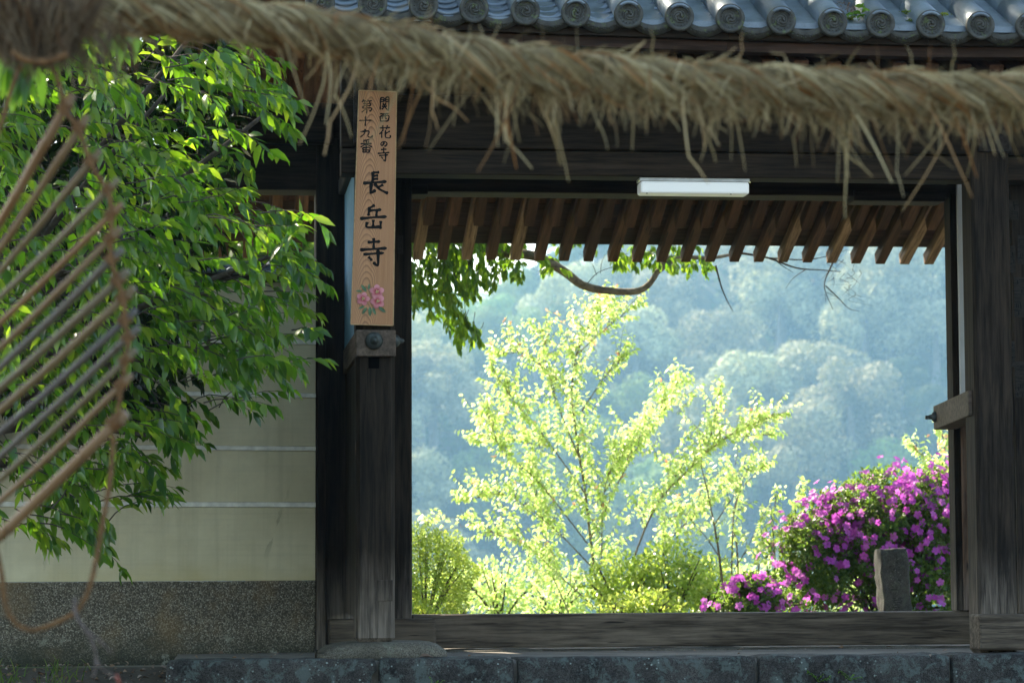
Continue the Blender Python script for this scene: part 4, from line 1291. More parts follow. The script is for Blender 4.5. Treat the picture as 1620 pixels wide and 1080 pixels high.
# thin saplings right of it
def sapling(label, BRs, Y, dens=9, leafl=.06, red=None, grp='thin saplings beside the yellow-green tree', name='sapling', nl=(4, 6), tl=.16):
    b = P(*BRs[0][0][0], Y); b.z = min(b.z, -.06)
    t = thing(name, b, label, 'sapling', grp)
    s_, st = Spray(), MB()
    sx_ = Spray() if red else None
    grow(BRs, Y, s_, sx_, st, dens, leafl, tl=tl, dj=.2, nl=nl)
    st.build('stems', BARK, t, True)
    s_.emit(YLEAF, t, 0, tmpl=SM4, twmat=BARK)
    if sx_ is not None and sx_.pos: sx_.emit(RLEAF, t, 0, name='young_red_leaves', tmpl=SM4)
sapling('thin bare-stemmed sapling just right of the yellow-green tree, leaning left at its top', [([(1148, 985), (1138, 880), (1122, 790), (1110, 740)], .013), ([(1138, 880), (1110, 840), (1085, 815)], .006), ([(1130, 830), (1150, 800), (1165, 780)], .006)], 7.6)
sapling('thin upright sapling between the yellow-green tree and the pink azalea', [([(1157, 985), (1158, 880), (1162, 810), (1178, 752)], .009), ([(1168, 985), (1167, 880), (1160, 820), (1172, 775), (1200, 745)], .009), ([(1162, 900), (1180, 870), (1200, 830)], .005)], 7.8)
sapling('low leafy sapling whose tips rise at the left edge of the pink azalea', [([(1228, 985), (1226, 880), (1222, 830), (1226, 800)], .007), ([(1240, 985), (1250, 860), (1258, 815), (1262, 790)], .008), ([(1205, 985), (1200, 900), (1205, 860)], .006), ([(1250, 870), (1268, 845), (1282, 830)], .005)], 7.2, dens=14)
sapling('sapling with reddish tips at the right jamb, above the azalea', [([(1495, 985), (1488, 800), (1478, 740), (1450, 712)], .010), ([(1510, 985), (1500, 800), (1495, 720), (1492, 690)], .010), ([(1488, 800), (1470, 745)], .006)], 10.0, dens=16, red=True)
sapling('small bare-twigged sapling above the clipped shrub by the left post', [([(655, 985), (660, 880), (668, 835), (690, 822), (722, 818)], .008), ([(660, 870), (668, 842), (676, 828)], .006), ([(668, 850), (700, 838), (735, 832)], .004)], 10.5, dens=5, nl=(1, 2))

# ------------------------------------------------------------------ shrubs along the threshold
def bush(name, label, px, py, rx, ry, Y, n, leafl, mat, grp, cat='shrub', fill=.55, tmpl=SM4, twm=None, ground_=-.08, ntw=14, depth=1.0):
    c = P(px, py, Y); s = PXM(Y); rx, ry = rx * s, ry * s
    t = thing(name, (c.x, c.y, ground_), label, cat, grp)
    sp_ = Spray()
    for k in range(n):
        u = Vector((rnd.gauss(0, 1), rnd.gauss(0, 1), rnd.gauss(0, 1))).normalized()
        r_ = 1 - rnd.random() ** 2 * fill
        w = 1 + .42 * noise.noise(u * 2.1 + Vector((px, py, 0)) * .01) + .26 * noise.noise(u * 5 + Vector((px, 0, 0)))
        p = c + Vector((u.x * rx, u.y * rx * depth, u.z * ry)) * r_ * w
        if p.z < ground_: continue
        d = u + Vector((rnd.gauss(0, .6), rnd.gauss(0, .6), rnd.gauss(.1, .6)))
        sp_.leaf(p, d, u + Vector((rnd.gauss(0, .5), rnd.gauss(0, .5), .3)), leafl * rnd.uniform(.65, 1.2))
    g = Vector((c.x, c.y, ground_))
    for k in range(ntw):
        u = Vector((rnd.gauss(0, 1), rnd.gauss(0, 1), abs(rnd.gauss(.3, .6)))).normalized()
        e = c + Vector((u.x * rx, u.y * rx, u.z * ry)) * .9
        sp_.tw.tube(spline([g, g.lerp(e, .5) + Vector((0, 0, .05)), e], 4), [.012 * (1 - .08 * i) for i in range(9)], 5, False)
    sp_.emit(mat, t, 0, tmpl=tmpl, twmat=twm or BARKD)
    return t
HEDGE = leafmat('clipped_leaf', [(.08, .16, .02), (.14, .24, .035), (.24, .33, .06)], [(.32, .48, .06), (.50, .64, .10), (.65, .74, .18)], .45, .4, .4)
BUSHL = leafmat('bush_leaf', [(.07, .15, .02), (.17, .28, .045), (.32, .42, .10)], [(.34, .52, .06), (.54, .70, .11), (.70, .80, .22)], .5, .3, .55)
bush('clipped_shrub', 'round clipped shrub of tiny olive leaves at the foot of the left post', 672, 915, 72, 78, 7.5, 17000, .024, HEDGE, None, fill=.35, tmpl=[leaf_small(.6)])
G = 'loose shrubs behind the threshold'
bush('shrub', 'pale feathery shrub with round leaves between the clipped shrub and the young tree', 790, 935, 60, 55, 9.6, 1000, .05, YLEAF, G, fill=.8)
bush('shrub', 'low pale shrub right under the stems of the yellow-green tree', 880, 950, 60, 50, 10.2, 1200, .05, YLEAF, G, fill=.8)
bush('shrub', 'glossy dark-and-yellow shrub right of the young tree stems', 985, 930, 62, 52, 8.2, 1700, .05, BUSHL, G, fill=.7)
bush('shrub', 'dense bright yellow-green shrub in the middle right of the row', 1062, 915, 62, 62, 8.0, 2000, .048, BUSHL, G, fill=.7)
bush('shrub', 'yellow-green shrub next to the low pink azalea', 1120, 930, 45, 48, 8.3, 1200, .046, BUSHL, G, fill=.8)
bush('shrub', 'fern-like low shrub with light fronds in front of the glossy shrub', 1020, 962, 60, 30, 7.2, 1200, .042, HEDGE, G, fill=.8)
bush('shrub', 'far pale shrub showing between the saplings and the azalea', 1200, 935, 70, 45, 13.0, 900, .06, YLEAF, G, fill=.8)
bush('shrub', 'far bright shrub glowing behind the big azalea', 1360, 930, 110, 60, 12.5, 1300, .06, YLEAF, G, fill=.8)
bush('shrub', 'far yellow shrub behind the clipped shrub by the left post', 730, 930, 55, 40, 13.5, 700, .06, YLEAF, G, fill=.8)

bush('shrub', 'broad-leaved green bush behind the plaster wall, in the gap by the gate', 470, 420, 62, 52, 5.8, 1000, .13, EV, None, fill=.8, tmpl=EVT, ntw=5)
# ------------------------------------------------------------------ azaleas
AZL = leafmat('azalea_leaf', [(.030, .070, .016), (.055, .11, .024), (.09, .16, .032)], [(.12, .27, .03), (.22, .38, .05), (.36, .48, .08)], .42, .4, .4)
AZF = leafmat('azalea_petal', [(.38, .04, .38), (.46, .075, .48), (.56, .15, .56)], [(.64, .10, .56), (.70, .14, .65), (.76, .26, .73)], .45, .5, .3, use_island=False)
AZFI = leafmat('azalea_petal_mass', [(.38, .04, .38), (.46, .075, .48), (.56, .15, .56)], [(.64, .10, .56), (.70, .14, .65), (.76, .26, .73)], .45, .5, .3)
def flower_mesh():
    V, Fc = [(0, 0, 0)], []
    for k in range(5):
        a = 2 * PI * k / 5
        def pt(r_, b, y): return (r_ * math.cos(a + b), y, r_ * math.sin(a + b))
        i = len(V)
        V += [pt(.24, -.6, .22), pt(.24, .6, .22), pt(.66, -.60, .42), pt(.66, 0, .34), pt(.66, .60, .42), pt(.98, -.27, .34 + .05 * (k % 2)), pt(1.0, .27, .30)]
        Fc += [(0, i+1, i), (i, i+3, i+2), (i, i+1, i+3), (i+1, i+4, i+3), (i+2, i+3, i+5), (i+3, i+6, i+5), (i+3, i+4, i+6)]
    for k in range(4):
        b = k * 1.6; i = len(V)
        V += [(.03, .1, 0), (-.03, .1, 0), (.16 * math.cos(b), .75, .16 * math.sin(b))]; Fc.append((i, i+1, i+2))
    return np_mesh('flower', V, Fc, AZF, True)
FLM = flower_mesh()
def azalea(label, lobes, Y, nleaf, nclust, gz, name='azalea', clusters=None, size=.042, bare=.3):
    cs = [(P(px, py, Y + dy), rx * PXM(Y), ry * PXM(Y)) for px, py, rx, ry, dy in lobes]
    t = thing(name, (cs[0][0].x, Y, gz), label, 'azalea', 'flowering azaleas behind the threshold')
    s_ = Spray(); fl = []
    tot = sum(a[1] * a[2] for a in cs)
    for c, rx, ry in cs:
        m = int(nleaf * rx * ry / tot)
        for k in range(m // 6):
            u = Vector((rnd.gauss(0, 1), rnd.gauss(-.25, 1), rnd.gauss(.25, 1))).normalized()
            r_ = 1 - rnd.random() ** 1.6 * .55
            w = 1 + .30 * noise.noise(u * 2.3 + c) + .16 * noise.noise(u * 6 + c)
            p = c + Vector((u.x * rx, u.y * rx * .8, u.z * ry)) * r_ * w
            if p.z < gz + .05: continue
            if noise.noise(p * 4.2) < -.25: continue            # gaps the light comes through
            for j in range(9):                                   # a whorl of leaves
                d = Vector((rnd.gauss(0, 1), rnd.gauss(0, 1), rnd.gauss(.25, .8))) + u * .6
                s_.leaf(p + d.normalized() * .012, d, u + Vector((rnd.gauss(0, .5), rnd.gauss(0, .5), .4)), rnd.uniform(.030, .052))
        for k in range(int(nclust * rx * ry / tot)):
            u = Vector((rnd.gauss(.2, 1), rnd.gauss(-.7, .8), rnd.gauss(.45, .8))).normalized()
            w = 1 + .30 * noise.noise(u * 2.3 + c) + .16 * noise.noise(u * 6 + c)
            p = c + Vector((u.x * rx, u.y * rx * .8, u.z * ry)) * w * rnd.uniform(.95, 1.09)
            if p.z < gz + .05: continue
            for j in range(rnd.randint(2, 6)):
                fl.append((p + Vector((rnd.gauss(0, .06), rnd.gauss(0, .04), rnd.gauss(0, .055))), u))
    fl.sort(key=lambda a: a[0].y + .5 * a[1].y)
    rest = MB()
    for i, (p, u) in enumerate(fl):
        d = (u + Vector((rnd.gauss(0, .45), rnd.gauss(-.35, .4), rnd.gauss(.1, .4)))).normalized()
        q = frames(nv([d]), nv([(rnd.gauss(0, 1), rnd.gauss(0, 1), rnd.gauss(0, 1))]))[0]
        m = Matrix(q.tolist()).to_4x4() @ Matrix.Scale(size * rnd.uniform(.75, 1.15), 4); m.translation = p
        if i < 300:
            o = bpy.data.objects.new('flower', FLM); COL.objects.link(o); o.parent = t
            o.matrix_basis = WM[t.name].inverted() @ m
        else: rest.add([m @ q.co for q in FLM.vertices], [tuple(q.vertices) for q in FLM.polygons])
    if rest.v: tag(rest.build('flowers_behind', AZFI, t, True), kind='stuff')
    g = Vector((cs[0][0].x - .1, Y, gz)); st = MB()
    for k in range(26):
        c, rx, ry = rnd.choice(cs)
        u = Vector((rnd.gauss(0, 1), rnd.gauss(0, .8), rnd.gauss(.3, .7))).normalized()
        e = c + Vector((u.x * rx, u.y * rx * .7, u.z * ry)) * .85
        st.tube(spline([g + Vector((rnd.gauss(0, .12), rnd.gauss(0, .1), 0)), g.lerp(e, .45) + Vector((rnd.gauss(0, .05), 0, .10)), e], 4), [.016 * (1 - .09 * i) for i in range(9)], 5, False)
    st.build('stems', BARKD, t, True)
    s_.emit(AZL, t, 0, tmpl=[leaf_small(.42, .2)], twmat=BARKD)
    return len(fl)
nf = azalea('big azalea bush covered in magenta flowers beside the right jamb', [(1420, 850, 122, 112, 0), (1335, 875, 98, 98, .1), (1495, 828, 95, 88, .2), (1280, 895, 70, 76, -.1), (1470, 930, 100, 70, -.1), (1560, 880, 90, 90, .2)], 6.6, 60000, 360, -.08, size=.033)
nf2 = azalea('low azalea with magenta flowers at the left foot of the big bush', [(1185, 950, 48, 38, 0), (1152, 960, 30, 26, 0), (1240, 965, 50, 24, 0)], 5.6, 6500, 24, -.08, size=.033)
print('flowers', nf, nf2)

# stone marker in front of the azalea
b0, b1 = P(1401, 975, 5.15), P(1446, 975, 5.15)
mk = thing('stone_marker', ((b0.x + b1.x) / 2, 5.2, -.02), 'grey lichened stone marker post with worn carved writing, before the azalea', 'stone marker')
zt_ = Z(868, 5.15, 1410)
v, f = rock((b0.x - .004, 5.15, -.02), (b1.x, 5.36, zt_), 14, .016, .013, seed=61, scale=11)
v = [Vector((p.x - .030 * max(0, p.z) / zt_ + (.012 * (p.x > (b0.x + b1.x) / 2) * -max(0, p.z) / zt_), p.y, p.z + (.008 * (p.x - b0.x) / (b1.x - b0.x)))) for p in v]
obj('shaft', np_mesh('shaft', v, f, MARKER, True), mk)
cx = (b0.x + b1.x) / 2 - .012
CARV = stone_mat('carving_shade', (.004, .004, .004), (.020, .020, .018), (.06, .06, .05), .55, 2.4, (.012, .014, .01))  # darker stone painting the shade of cut grooves on raised strokes
MG = [[[(.1,.2),(.42,.16)], [(.36,.05),(.2,.5)], [(.1,.55),(.45,.5),(.4,.9)], [(.7,.08),(.55,.6)], [(.55,.6),(.9,.55)], [(.62,.85),(.85,.7)]],
      [[(.1,.2),(.9,.16)], [(.3,.02),(.3,.4)], [(.7,.02),(.7,.4)], [(.15,.5),(.85,.46)], [(.2,.7),(.8,.66)], [(.5,.4),(.5,.95)], [(.15,.95),(.85,.92)]],
      [[(.1,.15),(.9,.12)], [(.25,.32),(.78,.30),(.76,.7)], [(.25,.32),(.26,.72)], [(.26,.5),(.76,.5)], [(.26,.7),(.76,.7)], [(.1,.9),(.9,.88)]],
      [[(.42,.1),(.34,.5),(.05,.95)], [(.55,.15),(.68,.55),(.98,.92)]]]
for i, gl in enumerate(MG):
    zc = zt_ * (.86 - .225 * i); h = .085
    mb = MB()
    for s in gl: brush(mb, [(cx + (p[0] - .5) * .10 - .006 * (3 - i) + rnd.gauss(0, .002), zc - p[1] * h) for p in s], .008, 5.1485)
    mb.build('carved_character', CARV, mk)

# ------------------------------------------------------------------ trees on the hillside
def crown_mesh(seed, n, mat, lob=15, spread=1.0, q=.20):
    r2 = random.Random(seed); pos, dr, no, sz = [], [], [], []
    lobes = []
    for k in range(lob):
        a = r2.uniform(0, 2 * PI); h = r2.uniform(-.2, 1); rr = spread * (1 - .55 * max(0, h)) * math.sqrt(r2.uniform(.15, 1))
        lobes.append((Vector((rr * math.cos(a), rr * math.sin(a), h * .85)), r2.uniform(.18, .40)))
    for k in range(n):
        c, r_ = r2.choice(lobes)
        u = Vector((r2.gauss(0, 1), r2.gauss(0, 1), r2.gauss(.35, .9))).normalized()
        p = c + u * r_ * (1 - .16 * r2.random() ** 2) * (1 + .18 * noise.noise(u * 4 + c * 3))
        pos.append(p); dr.append(u.orthogonal() + Vector((r2.gauss(0, .7), r2.gauss(0, .7), r2.gauss(0, .7))))
        no.append(u * 1.0 + Vector((r2.gauss(0, .2), r2.gauss(0, .2), .12 + r2.gauss(0, .18)))); sz.append(q * r2.uniform(.5, 1.2) * .5)
    tv, tf = leaf_small(.8, .12)
    tv = nv(tv); Fm = frames(nv(dr), nv(no))
    V = np.einsum('mij,mnj->mni', Fm, tv[None] * nv(sz)[:, None, None]) + nv(pos)[:, None]
    FA = (np.array(tf)[None] + (np.arange(n) * 4)[:, None, None]).reshape(-1, 3)
    return np_mesh('crown', V.reshape(-1, 3), FA, mat, False)
def hleaf(name, a, b, t):
    q = NT(name); oi = q.n('ShaderNodeObjectInfo').outputs['Random']
    c = q.mix(q.island(), a, b); hv = q.n('ShaderNodeHueSaturation'); q.set(hv.inputs['Color'], c)
    q.set(hv.inputs['Value'], q.math('ADD', q.math('MULTIPLY', oi, .7), .65)); q.set(hv.inputs['Hue'], q.math('ADD', q.math('MULTIPLY', oi, .05), .475))
    q.base(hv.outputs[0]); q.rough(.85, .15)
    tr = q.n('ShaderNodeBsdfTranslucent'); tr.inputs['Color'].default_value = (*t, 1)
    ms = q.n('ShaderNodeMixShader'); ms.inputs[0].default_value = .14
    q.t.links.new(q.b.outputs[0], ms.inputs[1]); q.t.links.new(tr.outputs[0], ms.inputs[2]); q.t.links.new(ms.outputs[0], q.out.inputs['Surface'])
    return q.m
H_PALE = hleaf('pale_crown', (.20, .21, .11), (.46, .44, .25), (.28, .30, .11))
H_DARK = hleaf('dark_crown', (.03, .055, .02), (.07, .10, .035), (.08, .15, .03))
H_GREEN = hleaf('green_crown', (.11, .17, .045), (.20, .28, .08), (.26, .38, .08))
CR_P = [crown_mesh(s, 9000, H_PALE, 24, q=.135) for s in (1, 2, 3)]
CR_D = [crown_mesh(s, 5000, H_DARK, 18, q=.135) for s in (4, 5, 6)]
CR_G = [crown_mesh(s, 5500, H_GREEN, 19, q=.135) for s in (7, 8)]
tkm = MB().tube([(0, 0, -1.6), (.05, 0, -.7), (0, .05, .3)], [.11, .085, .05], 6)
TRK = np_mesh('trunk', tkm.v, tkm.f, BARKG)
KND = {'P': 'pale round-crowned tree', 'D': 'dark shaded broadleaf tree', 'G': 'mid-green leafy tree'}
def hill_label(kind, px, py):
    c = 'beside the left post' if px < 760 else 'just left of the yellow-green tree' if px < 860 else 'behind the yellow-green tree' if px < 1060 else 'right of the yellow-green tree' if px < 1200 else 'above the low azalea' if px < 1320 else 'above the big azalea' if px < 1440 else 'beside the right jamb'
    r = 'high on the far hill' if py < 480 else 'on the upper far hill' if py < 600 else 'halfway up the far hill' if py < 730 else 'low on the far hill' if py < 850 else 'at the foot of the far hill'
    return KND[kind] + ' ' + r + ', ' + c
def place_tree(kind, x, y, s, px, py, sq=1.0):
    z = ground_z(x, y)
    l = hill_label(kind, px, py)
    t = thing('hillside_tree', (x, y, z), l, 'tree', l.split(', ')[0].replace('tree', 'trees') + ', ' + l.split(', ')[1])
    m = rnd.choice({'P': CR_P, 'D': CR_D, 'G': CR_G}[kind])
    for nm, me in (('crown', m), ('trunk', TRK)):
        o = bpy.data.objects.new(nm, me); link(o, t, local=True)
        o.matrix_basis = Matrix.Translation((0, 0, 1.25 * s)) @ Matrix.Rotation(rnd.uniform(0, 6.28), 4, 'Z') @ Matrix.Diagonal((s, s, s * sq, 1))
cnt = 0
yv = 113.0
while yv < 190:
    D = yv + 14.5
    xl_, xr_ = D * (math.tan(YAW) - .075), D * (math.tan(YAW) + .195)
    x = xl_ + rnd.uniform(0, 3)
    while x < xr_:
        xq, yq = x + rnd.uniform(-1, 1), yv + rnd.uniform(-2, 2)
        xx, yy = xq * HS, (yq + 14.5) * HS - 14.5
        z = ground_z(xx, yy)
        px, py = onscreen((xx, yy, z + 4 * HS))
        nz = noise.noise(Vector((xq * .06, yq * .06, 3)))
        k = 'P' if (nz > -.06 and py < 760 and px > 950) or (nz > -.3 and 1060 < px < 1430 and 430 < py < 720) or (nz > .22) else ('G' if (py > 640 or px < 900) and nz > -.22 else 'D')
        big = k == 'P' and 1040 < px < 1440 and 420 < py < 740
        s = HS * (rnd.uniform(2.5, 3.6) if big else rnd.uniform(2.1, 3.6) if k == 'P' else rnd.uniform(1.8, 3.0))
        if py > 330 and py < 1010 and cnt < 297:
            place_tree(k, xx, yy, s, px, py, sq=rnd.uniform(.8, 1.05)); cnt += 1
        x += rnd.uniform(3.6, 5.4)
    yv += 4.0
print('hill trees', cnt)
# undergrowth between them, one mass
pos, dr, no, sz = [], [], [], []
for k in range(26000):
    y = rnd.uniform(108, 195); D = y + 14.5
    x = D * rnd.uniform(math.tan(YAW) - .07, math.tan(YAW) + .20)
    x, y = x * HS, (y + 14.5) * HS - 14.5
    pos.append((x, y, ground_z(x, y) + HS * abs(rnd.gauss(.6, .7)))); dr.append((rnd.gauss(0, 1), rnd.gauss(0, 1), rnd.gauss(0, .6))); no.append((rnd.gauss(0, .5), rnd.gauss(-.4, .5), 1)); sz.append(HS * rnd.uniform(.25, .6))
tv, tf = leaf_small(.8, .12)
tag(scatter('undergrowth', tv, tf, pos, dr, no, sz, H_DARK), kind='stuff')

# ================================================================== straw rope and bamboo in the foreground
def strawmat(name, cols, use_island=True):
    q = NT(name); r = q.island() if use_island else q.rand(); n = len(cols)
    c = q.ramp(r, [(i / (n - 1), cols[i]) for i in range(n)])
    q.base(c); q.rough(.7, .25)
    tr = q.n('ShaderNodeBsdfTranslucent'); q.set(tr.inputs['Color'], c)
    ms = q.n('ShaderNodeMixShader'); ms.inputs[0].default_value = .18
    q.t.links.new(q.b.outputs[0], ms.inputs[1]); q.t.links.new(tr.outputs[0], ms.inputs[2]); q.t.links.new(ms.outputs[0], q.out.inputs['Surface'])
    return q.m
SC_ = [(.060, .036, .013), (.19, .145, .062), (.34, .28, .145), (.15, .120, .060), (.50, .44, .26), (.24, .105, .028), (.08, .062, .028), (.40, .335, .18)]
STRAW = strawmat('straw', SC_); STRAWB = strawmat('straw_single', SC_, False)
CORE = simple('straw_core', (.14, .11, .06), .9, .15, nscale=40, var=.5, bump=.5)
YR = -8.7
K = .65                                  # straw sizes below are given for a rope of 17 cm
cl = spline([P(a, b, YR) for a, b in ((-160, 60), (0, 36), (130, 22), (250, 22), (380, 34), (480, 46), (640, 74), (740, 92), (850, 108), (960, 120), (1080, 130), (1200, 138), (1320, 143), (1450, 148), (1560, 150), (1700, 152), (1850, 150), (2150, 140), (2500, 120))], 10)
rope = thing('straw_rope', cl[0], 'thick twisted straw rope with ragged fringe hanging across the top of the picture', 'rope')
NS = len(cl)
acc = [0.0]
for i in range(1, NS): acc.append(acc[-1] + (cl[i] - cl[i-1]).length)
TOT = acc[-1]
def rope_at(s):
    s = max(0, min(TOT - 1e-4, s)); i = max(0, min(NS - 2, int(np.searchsorted(acc, s)) - 1))
    t = (s - acc[i]) / (acc[i+1] - acc[i]); return cl[i].lerp(cl[i+1], t), (cl[i+1] - cl[i]).normalized()
def around(s, a, r_):
    p, t = rope_at(s); n1 = Vector((0, 0, 1)); n1 = (n1 - t * n1.dot(t)).normalized(); n2 = t.cross(n1)
    return p + (n1 * math.cos(a) + n2 * math.sin(a)) * r_
PITCHR = .62 * K; RO, RS = .039 * K, .033 * K
for k in range(3):
    pts, rad = [], []
    n = int(TOT / .016)
    for i in range(n + 1):
        s = TOT * i / n; pts.append(around(s, 2 * PI * s / PITCHR + k * 2 * PI / 3, RO)); rad.append(RS * (1 + .08 * math.sin(s * 45 + k)))
    MB().tube(pts, rad, 10).build('strand', CORE, rope, True)
def straw_vf(pts, w):
    """a flat folded straw along pts"""
    V, Fc = [], []; n = len(pts)
    for i, p in enumerate(pts):
        t = (pts[min(i+1, n-1)] - pts[max(i-1, 0)]).normalized()
        s = t.cross(Vector((.25, 1, .1))); s.normalize(); o = t.cross(s)
        ww = w * (1 - .55 * (i / (n - 1)) ** 2) / 2
        V += [p - s * ww, p + o * ww * .5, p + s * ww]
    for i in range(n - 1):
        a = 3 * i; Fc += [(a, a+1, a+4, a+3), (a+1, a+2, a+5, a+4)]
    return V, Fc
lay = MB()
for k in range(3600):                                     # straws lying along the twist
    s = rnd.uniform(0, TOT); a0 = rnd.uniform(0, 2 * PI); L = K * rnd.uniform(.07, .20)
    st = rnd.randrange(3); base_a = -2 * PI * s / PITCHR + st * 2 * PI / 3
    pts = []; loose = K * abs(rnd.gauss(0, .008))
    for j in range(5):
        u = j / 4; ss = s + L * u
        ca_ = 2 * PI * ss / PITCHR + st * 2 * PI / 3
        c = around(ss, ca_, RO); p, t = rope_at(ss)
        n1 = Vector((0, 0, 1)); n1 = (n1 - t * n1.dot(t)).normalized(); n2 = t.cross(n1)
        aa = a0 + 2.2 * u * L / (.2 * K)
        pts.append(c + (n1 * math.cos(aa) + n2 * math.sin(aa)) * (RS + .0015 + loose * (u * u * 2 + .2)))
    lay.add(*straw_vf(pts, K * (rnd.uniform(.003, .007) if rnd.random() < .86 else rnd.uniform(.008, .011))))
for k in range(900):                                     # ragged straws lying across it every way
    s = rnd.uniform(0, TOT); a = rnd.uniform(0, 2 * PI); r0 = K * rnd.uniform(.066, .080)
    pts = []; ds = K * rnd.gauss(0, .055); da = rnd.choice((1, 1, 1, -1)) * rnd.uniform(.3, 1.6)
    for j in range(5):
        u = j / 4; pts.append(around(s + ds * u, a + da * u, r0 + K * .018 * u * u * rnd.random()) + Vector((0, 0, -K * .05 * u * u * rnd.random())))
    lay.add(*straw_vf(pts, K * rnd.uniform(.0025, .006)))
tag(lay.build('straw_cover', STRAW, rope), kind='stuff')
# hanging fringe: 12 shapes shared by the single straws, the finer rest joined
def hang_pts(L, r2, lean):
    p = Vector((0, 0, 0)); d = Vector((lean, r2.gauss(0, .25), -.5)).normalized(); out = [p.copy()]
    kink = r2.random() < .3; kk = r2.randint(2, 4); bend = r2.gauss(0, .12)
    for j in range(6):
        d = (d + Vector((bend + r2.gauss(0, .05), r2.gauss(0, .05), -.28))).normalized()
        if kink and j == kk: d = (d + Vector((r2.choice((-.9, .9)), 0, .1))).normalized()
        p = p + d * L / 6; out.append(p.copy())
    return out
r2 = random.Random(5)
SHAPES = []
for k in range(14):
    V, Fc = straw_vf(hang_pts(1.0, r2, r2.uniform(-.9, .9)), .033)
    SHAPES.append((V, Fc, np_mesh('straw', V, Fc, STRAWB)))
singles = 0; fr = MB()
s = 0.0
bunch = []
while s < TOT:
    bunch.append((s, rnd.uniform(.35, 1.0))); s += K * rnd.uniform(.03, .11)
for s0_, wgt in bunch:
    p0, _ = rope_at(s0_); sx_ = onscreen(p0)[0]
    dens = .35 if sx_ < 480 else (1.0 if sx_ < 1700 else .6)
    lean = rnd.gauss(0, .35)
    for k in range(int((3 + 12 * wgt) * dens)):
        ss = s0_ + K * rnd.gauss(0, .024)
        L = K * min(.40, max(.04, rnd.gammavariate(2.0, .070) * (.5 + .65 * wgt)))
        st = around(ss, rnd.uniform(1.7, 4.6), K * rnd.uniform(.045, .072))
        i = rnd.randrange(14)
        m = Matrix.Translation(st) @ Matrix.Rotation(rnd.gauss(0, .5), 4, 'Z') @ Matrix.Rotation(lean + rnd.gauss(0, .25), 4, 'Y') @ Matrix.Diagonal((L, L, L, 1))
        wscale = rnd.uniform(.6, 1.3) * min(1.7, .11 * K / L)
        m = m @ Matrix.Diagonal((max(.6, wscale), 1, 1, 1))
        if L > .11 * K and singles < 300 and 0 < sx_ < 1640:
            o = bpy.data.objects.new('straw', SHAPES[i][2]); COL.objects.link(o); o.parent = rope
            o.matrix_basis = WM[rope.name].inverted() @ m; singles += 1
        else:
            fr.add([m @ v for v in SHAPES[i][0]], SHAPES[i][1])
for k in range(1700):                                     # short dense fringe right under the rope
    ss = rnd.uniform(.25 * TOT, TOT); L = K * rnd.uniform(.05, .13); i = rnd.randrange(14)
    m = Matrix.Translation(around(ss, rnd.uniform(1.9, 4.4), K * rnd.uniform(.045, .075))) @ Matrix.Rotation(rnd.gauss(0, .6), 4, 'Z') @ Matrix.Rotation(rnd.gauss(0, .5), 4, 'Y') @ Matrix.Diagonal((L, L, L, 1))
    fr.add([m @ v for v in SHAPES[i][0]], SHAPES[i][1])
# stray straws sticking up and out
for k in range(170):
    s = rnd.uniform(0, TOT); i = rnd.randrange(14); L = K * rnd.uniform(.05, .15)
    a = rnd.uniform(-1.3, 1.3)
    m = Matrix.Translation(around(s, a, K * .065)) @ Matrix.Rotation(rnd.gauss(0, .8), 4, 'Z') @ Matrix.Rotation(PI + rnd.choice((-1, 1)) * rnd.uniform(.5, 1.2), 4, 'Y') @ Matrix.Diagonal((L, L, L, 1))
    fr.add([m @ v for v in SHAPES[i][0]], SHAPES[i][1])
tag(fr.build('straw_fringe', STRAW, rope), kind='stuff')
print('straw singles', singles)

# bundle of straw hanging from the rope at the left, holding the cords
YB = -8.9
tp = P(60, 30, YB)
tas = thing('straw_bundle', tp, 'dark bundle of straw tied to the rope at the top left corner', 'straw bundle')
tm = MB()
for k in range(330):
    a = rnd.uniform(-75, 165); top = P(a + rnd.gauss(0, 14), rnd.uniform(-30, 20), YB + rnd.uniform(-.08, .08))
    q = P(62 + (a - 62) * .38 + rnd.gauss(0, 9), rnd.uniform(70, 112), YB + rnd.uniform(-.05, .05))
    mid = top.lerp(q, .5) + Vector((rnd.gauss(0, .008), rnd.gauss(0, .008), 0))
    tm.add(*straw_vf(spline([top, mid, q], 3), K * rnd.uniform(.004, .010)))
for k in range(120):
    x = rnd.uniform(20, 200); y = rnd.uniform(20, 60)
    a = P(x, y, YB + rnd.uniform(-.1, .1)); b = P(x + rnd.gauss(6, 18), y + rnd.uniform(30, 100), YB + rnd.uniform(-.1, .1))
    tm.add(*straw_vf(spline([a, a.lerp(b, .5) + Vector((rnd.gauss(0, .010), 0, 0)), b], 3), K * rnd.uniform(.003, .007)))
DSTR = strawmat('dark_straw', [(.035, .022, .012), (.08, .055, .03), (.13, .10, .06), (.09, .045, .018)])
tag(tm.build('straw', DSTR, tas), kind='stuff')
CORD = simple('straw_cord', (.15, .082, .036), .85, .2, nscale=60, var=.5, bump=.5)
